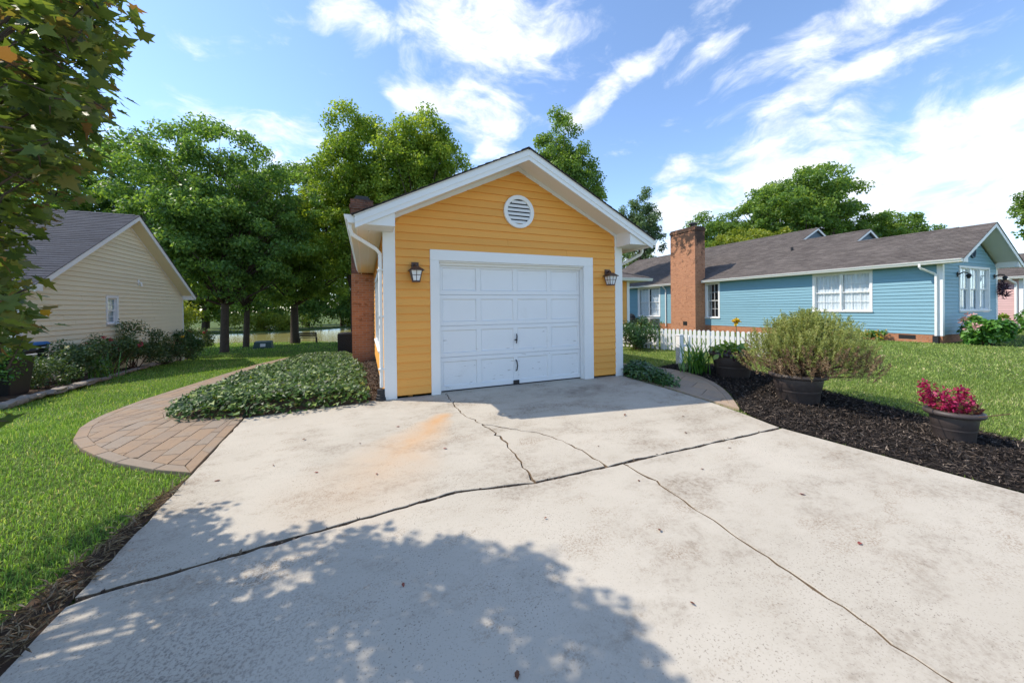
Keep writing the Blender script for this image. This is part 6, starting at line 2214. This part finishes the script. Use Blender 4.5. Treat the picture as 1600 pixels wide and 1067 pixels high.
# boxed end post with its first picket
gp = thing('gate_post', 'short white boxed fence post left of the daylily', 'post', (6.68, .60, 0))
m = MB()
m.box(6.61, 6.735, .54, .665, -.03, .66)
m.build('post', 'white', gp, bevel=.006)
m = MB()
m.box(6.60, 6.745, .53, .675, .6605, .685)
m.build('post_cap', 'white', gp, bevel=.006)
for i in range(1):
    o = obj('picket', pkm, 'white')
    o.location = (6.86, .50, .0)
    o.rotation_euler = (0, 0, R(-70))
    o.parent = gp
    o.matrix_parent_inverse = Matrix.Translation(-Vector(gp.location))
m = MB()
m.tube([(6.70, .58, .42), (6.90, .48, .42)], .03, 4)
m.build('rail', 'white', gp)
bk = thing('wire_basket', 'pale green plastic basket at the foot of the white post', 'basket', (5.98, -.12, 0))
m = MB()
for k in range(14):
    a = 6.2832 * k / 14
    m.tube([(5.98 + .075 * math.cos(a), -.12 + .075 * math.sin(a), .0), (5.98 + .10 * math.cos(a), -.12 + .10 * math.sin(a), .13)], .005, 4)
for z, r_ in ((.01, .077), (.06, .087), (.13, .10)):
    m.tube([(5.98 + r_ * math.cos(6.2832 * k / 20), -.12 + r_ * math.sin(6.2832 * k / 20), z) for k in range(21)], .006, 5, False)
m.build('basket_ribs', 'basket', bk)

# ------------------------------------------------------------------ yard equipment
def condenser(label, x, y, s, h, z0, mat='ac'):
    e = thing('air_conditioner', label, 'condenser', (x, y, z0))
    m = MB()
    m.box(x - s - .06, x + s + .06, y - s - .06, y + s + .06, z0 - .15, z0 + .05)
    m.build('pad', 'ac', e)
    m = MB()
    for i in range(22):
        z = z0 + .08 + (h - .16) * i / 22
        m.box(x - s, x + s, y - s, y + s, z, z + (h - .16) / 22 * .45)
    m.build('louvre', 'bin' if mat == 'bin' else 'ac', e)
    m = MB()
    m.box(x - s + .02, x + s - .02, y - s + .02, y + s - .02, z0 + .06, z0 + h - .08)
    m.build('coil', 'dark', e)
    m = MB()
    for sx in (-1, 1):
        for sy in (-1, 1):
            m.box(x + sx * s - .02, x + sx * s + .02, y + sy * s - .02, y + sy * s + .02, z0 + .0505, z0 + h - .07)
    m.build('corner_post', mat, e)
    m = MB()
    m.box(x - s - .015, x + s + .015, y - s - .015, y + s + .015, z0 + h - .07, z0 + h)
    m.lathe([(s * .8, 0), (s * .8, .025), (s * .7, .03), (.001, .04)], 24, (x, y, z0 + h + .001))
    m.build('fan_top', mat, e, bevel=.01)
    return e


condenser('dark air conditioner unit past the yellow house brick chimney', -1.0, 11.2, .36, .95, terz(-1, 11.2), 'bin')
condenser('air conditioner unit against the blue wall beyond the picket fence', 17.9, 13.2, .42, .82, -.25)
gr = thing('barbecue_grill', 'covered dark barbecue grill beside blue house window', 'grill', (17.9, 15.2, -.2))
m = MB()
m.box(17.55, 18.2, 14.6, 15.8, -.1, .55)
m.build('cabinet', 'bin', gr, bevel=.03)
m = MB()
m.lathe([(.001, .0), (.42, .0), (.40, .14), (.25, .28), (.001, .33)], 20, (17.87, 15.2, .551))
m.build('lid', 'bin', gr, smooth=True)

ub = thing('utility_box', 'low green utility box with white label on the back lawn', 'utility box', (-6.7, 22.7, terz(-6.7, 22.7)))
z0 = terz(-6.7, 22.7) - .06
m = MB()
m.box(-7.25, -6.10, 22.4, 23.1, z0 - .1, z0 + .08)
m.hexa([(-7.20, 22.45, z0 + .081), (-6.15, 22.45, z0 + .081), (-6.15, 23.05, z0 + .081), (-7.20, 23.05, z0 + .081), (-7.16, 22.52, z0 + .46), (-6.19, 22.52, z0 + .46), (-6.19, 23.05, z0 + .52), (-7.16, 23.05, z0 + .52)])
m.build('cabinet', 'utility', ub, bevel=.02)
m = MB()
m.hexa([(-6.80, 22.452, z0 + .16), (-6.50, 22.452, z0 + .16), (-6.50, 22.47, z0 + .16), (-6.80, 22.47, z0 + .16), (-6.80, 22.492, z0 + .36), (-6.50, 22.492, z0 + .36), (-6.50, 22.51, z0 + .36), (-6.80, 22.51, z0 + .36)])
m.build('label_plate', 'labelw', ub)

bn = thing('park_bench', 'dark wooden bench by the tree at the pond edge', 'bench', (-4.6, 27.2, terz(-4.6, 27.2)))
z0 = terz(-4.6, 27.2) - .03
for yy in (26.9, 27.3):
    pass
for k in range(3):
    m = MB()
    m.box(-5.3, -3.95, 26.85 + k * .14, 26.97 + k * .14, z0 + .43, z0 + .465)
    m.build('seat_slat', 'woodgrey', bn)
for k in range(3):
    m = MB()
    m.box(-5.3, -3.95, 26.78, 26.81, z0 + .56 + k * .12, z0 + .66 + k * .12)
    m.build('back_slat', 'woodgrey', bn)
for xx in (-5.25, -4.05):
    for yy, hh in ((26.82, .9), (27.22, .43)):
        m = MB()
        m.box(xx, xx + .08, yy - .005, yy + .06, z0 - .05, z0 + hh)
        m.build('leg', 'woodgrey', bn)


def wheelie(label, x, y, body, lid, h=.98, rot=0):
    z0 = terz(x, y)
    e = thing('wheeled_bin', label, 'bin', (x, y, z0), 'bins beside the tan house')
    m = MB()
    a, b = .23, .30
    m.hexa([(x - a, y - a, z0 + .03), (x + a, y - a, z0 + .03), (x + a, y + a, z0 + .03), (x - a, y + a, z0 + .03), (x - b, y - b, z0 + h), (x + b, y - b, z0 + h), (x + b, y + b, z0 + h), (x - b, y + b, z0 + h)])
    m.build('body', body, e, bevel=.03)
    m = MB()
    m.hexa([(x - b - .03, y - b - .03, z0 + h + .001), (x + b + .03, y - b - .03, z0 + h + .001), (x + b + .03, y + b + .03, z0 + h + .001), (x - b - .03, y + b + .03, z0 + h + .001),
            (x - b + .02, y - b + .02, z0 + h + .07), (x + b - .02, y - b + .02, z0 + h + .07), (x + b - .02, y + b - .02, z0 + h + .07), (x - b + .02, y + b - .02, z0 + h + .07)])
    m.build('lid', lid, e, bevel=.015)
    m = MB()
    m.tube([(x + b + .02, y - .18, z0 + h - .1), (x + b + .07, y - .17, z0 + h - .06), (x + b + .07, y + .17, z0 + h - .06), (x + b + .02, y + .18, z0 + h - .1)], .014, 8)
    m.build('handle', 'labelw' if body == 'bin' else 'bin', e)
    for s in (-1, 1):
        m = MB()
        m.tube([(x - a + .02, y + s * (a + .01), z0 + .10), (x - a + .02, y + s * (a + .055), z0 + .10)], .10, 14)
        m.build('wheel', 'bin', e)
    return e


wheelie('black wheeled bin half hidden by the glossy bush', -6.75, 4.35, 'bin', 'bin', .86)
wheelie('ribbed brown bin with blue lid against the tan house', -7.75, 6.4, 'bin', 'bluebin', .98)

# stone edging along the left border
sb = thing('stone_edging', 'low field stone edging along the rose border', 'edging', (-6.5, 5, terz(-6.5, 5)))
rng = np.random.default_rng(61)
line = [(-5.6, 2.55), (-5.85, 3.3), (-6.3, 5.4), (-6.7, 7.2), (-7.35, 9.7), (-7.85, 12.0), (-8.05, 14.0)]
L = np.cumsum([0] + [math.dist(a, b) for a, b in zip(line[:-1], line[1:])])
s = 0.0
while s < L[-1]:
    ln = rng.uniform(.26, .5)
    x = np.interp(s + ln / 2, L, [p[0] for p in line])
    y = np.interp(s + ln / 2, L, [p[1] for p in line])
    i = min(len(line) - 2, int(np.searchsorted(L, s + ln / 2)) - 1)
    a = math.atan2(line[i + 1][1] - line[i][1], line[i + 1][0] - line[i][0]) + rng.normal(0, .12)
    w_, h = rng.uniform(.14, .22), rng.uniform(.07, .13)
    bm = bmesh.new()
    bmesh.ops.create_icosphere(bm, subdivisions=2, radius=1)
    ca, sa = math.cos(a), math.sin(a)
    ph = rng.uniform(0, 6, 4)
    z0 = terz(x, y)
    for v in bm.verts:
        c = v.co
        f = 1 + .13 * math.sin(c.x * 3 + ph[0]) * math.sin(c.y * 3.3 + ph[1]) + .08 * math.sin(c.z * 5 + ph[2])
        u_, w2, z_ = (math.copysign(abs(t) ** .55, t) for t in c)
        u_, w2, z_ = u_ * ln * .5 * f, w2 * w_ * .5 * f, z_ * h * .5 * f
        v.co = (x + u_ * ca - w2 * sa, y + u_ * sa + w2 * ca, z0 + h * .40 + z_)
    me = bpy.data.meshes.new('stone')
    bm.to_mesh(me)
    bm.free()
    obj('stone', me, 'stone', sb)
    s += ln + rng.uniform(.0, .05)

# ------------------------------------------------------------------ on the blue house
for lab, xx in (('black curved wall lamp left of the blue gable window', 20.12), ('black curved wall lamp right of the blue gable window', 23.55)):
    e = thing('gooseneck_lamp', lab, 'lamp', (xx, by - .02, 2.4), 'lamps on the blue gable')
    y = by - .02
    m = MB()
    m.box(xx - .05, xx + .05, y - .03, y, 2.34, 2.52)
    m.build('back_plate', 'iron', e)
    m = MB()
    m.tube([(xx, y - .02, 2.42), (xx, y - .14, 2.50), (xx, y - .26, 2.46)], .022, 8)
    m.build('arm', 'iron', e)
    m = MB()
    m.lathe([(.001, .0), (.07, -.0), (.085, -.02), (.045, .06), (.015, .08), (.001, .08)], 14, (xx, y - .27, 2.36))
    m.lathe([(.001, -.10), (.04, -.10), (.06, -.001), (.001, -.001)], 12, (xx, y - .27, 2.36))
    m.build('lamp_head', 'iron', e)
rng = np.random.default_rng(63)
wr = thing('hanging_wreath', 'dark spiky wreath hung at the blue gable right corner', 'wreath', (24.05, by - .05, 1.9))
k = 150
a = rng.uniform(0, 6.2832, k)
rr = rng.normal(.20, .05, k)
P = np.stack([24.05 + np.cos(a) * rr, by - .06 - rng.random(k) * .1, 1.88 + np.sin(a) * rr * 1.2], 1)
leaf_obj('twigs', leaves(P, .2, (T_RHOMB[0] * np.array([1, .35, 1]), T_RHOMB[1]), .0, np.stack([np.cos(a), a * 0 - .3, np.sin(a)], 1), rng), 'purple', wr)

# ------------------------------------------------------------------ litter on the concrete
rng = np.random.default_rng(64)
spots = [(-1.1, -1.75), (-.72, -2.05), (-.35, -1.55), (-.2, -2.3), (.05, -1.2), (-.9, -1.2), (.45, -2.0), (1.5, -1.35), (2.3, -1.15), (2.9, -1.9), (3.6, -2.2), (2.0, -2.55), (-1.45, -1.9), (.9, -3.4), (1.6, -3.8),
         (2.6, -3.3), (3.3, -3.1), (3.0, -3.9), (2.7, -4.4), (3.7, -3.6), (1.3, -4.3), (1.9, -3.25), (3.2, -2.6), (-.1, -3.6), (.3, -4.3)]
for x, y in spots:
    c = np.array([[x, y, SL * y + .006]])
    nn = rng.normal(0, .25, (1, 3)) + np.array([[0, 0, 1.0]])
    V, F, r_ = leaves(c, rng.uniform(.025, .05), T_OVAL, 2.0, nn, rng)
    V[:, 2] += np.abs(rng.normal(0, .002, len(V)))
    V[:, 2] = np.maximum(V[:, 2], SL * V[:, 1] + .003)
    o = obj('fallen_leaf', np_mesh('fallen_leaf', V, F, r_), 'dryleaf')
    tag(o, 'tiny dry reddish-brown leaf lying on the concrete driveway', 'leaf', 'fallen leaves on the driveway')
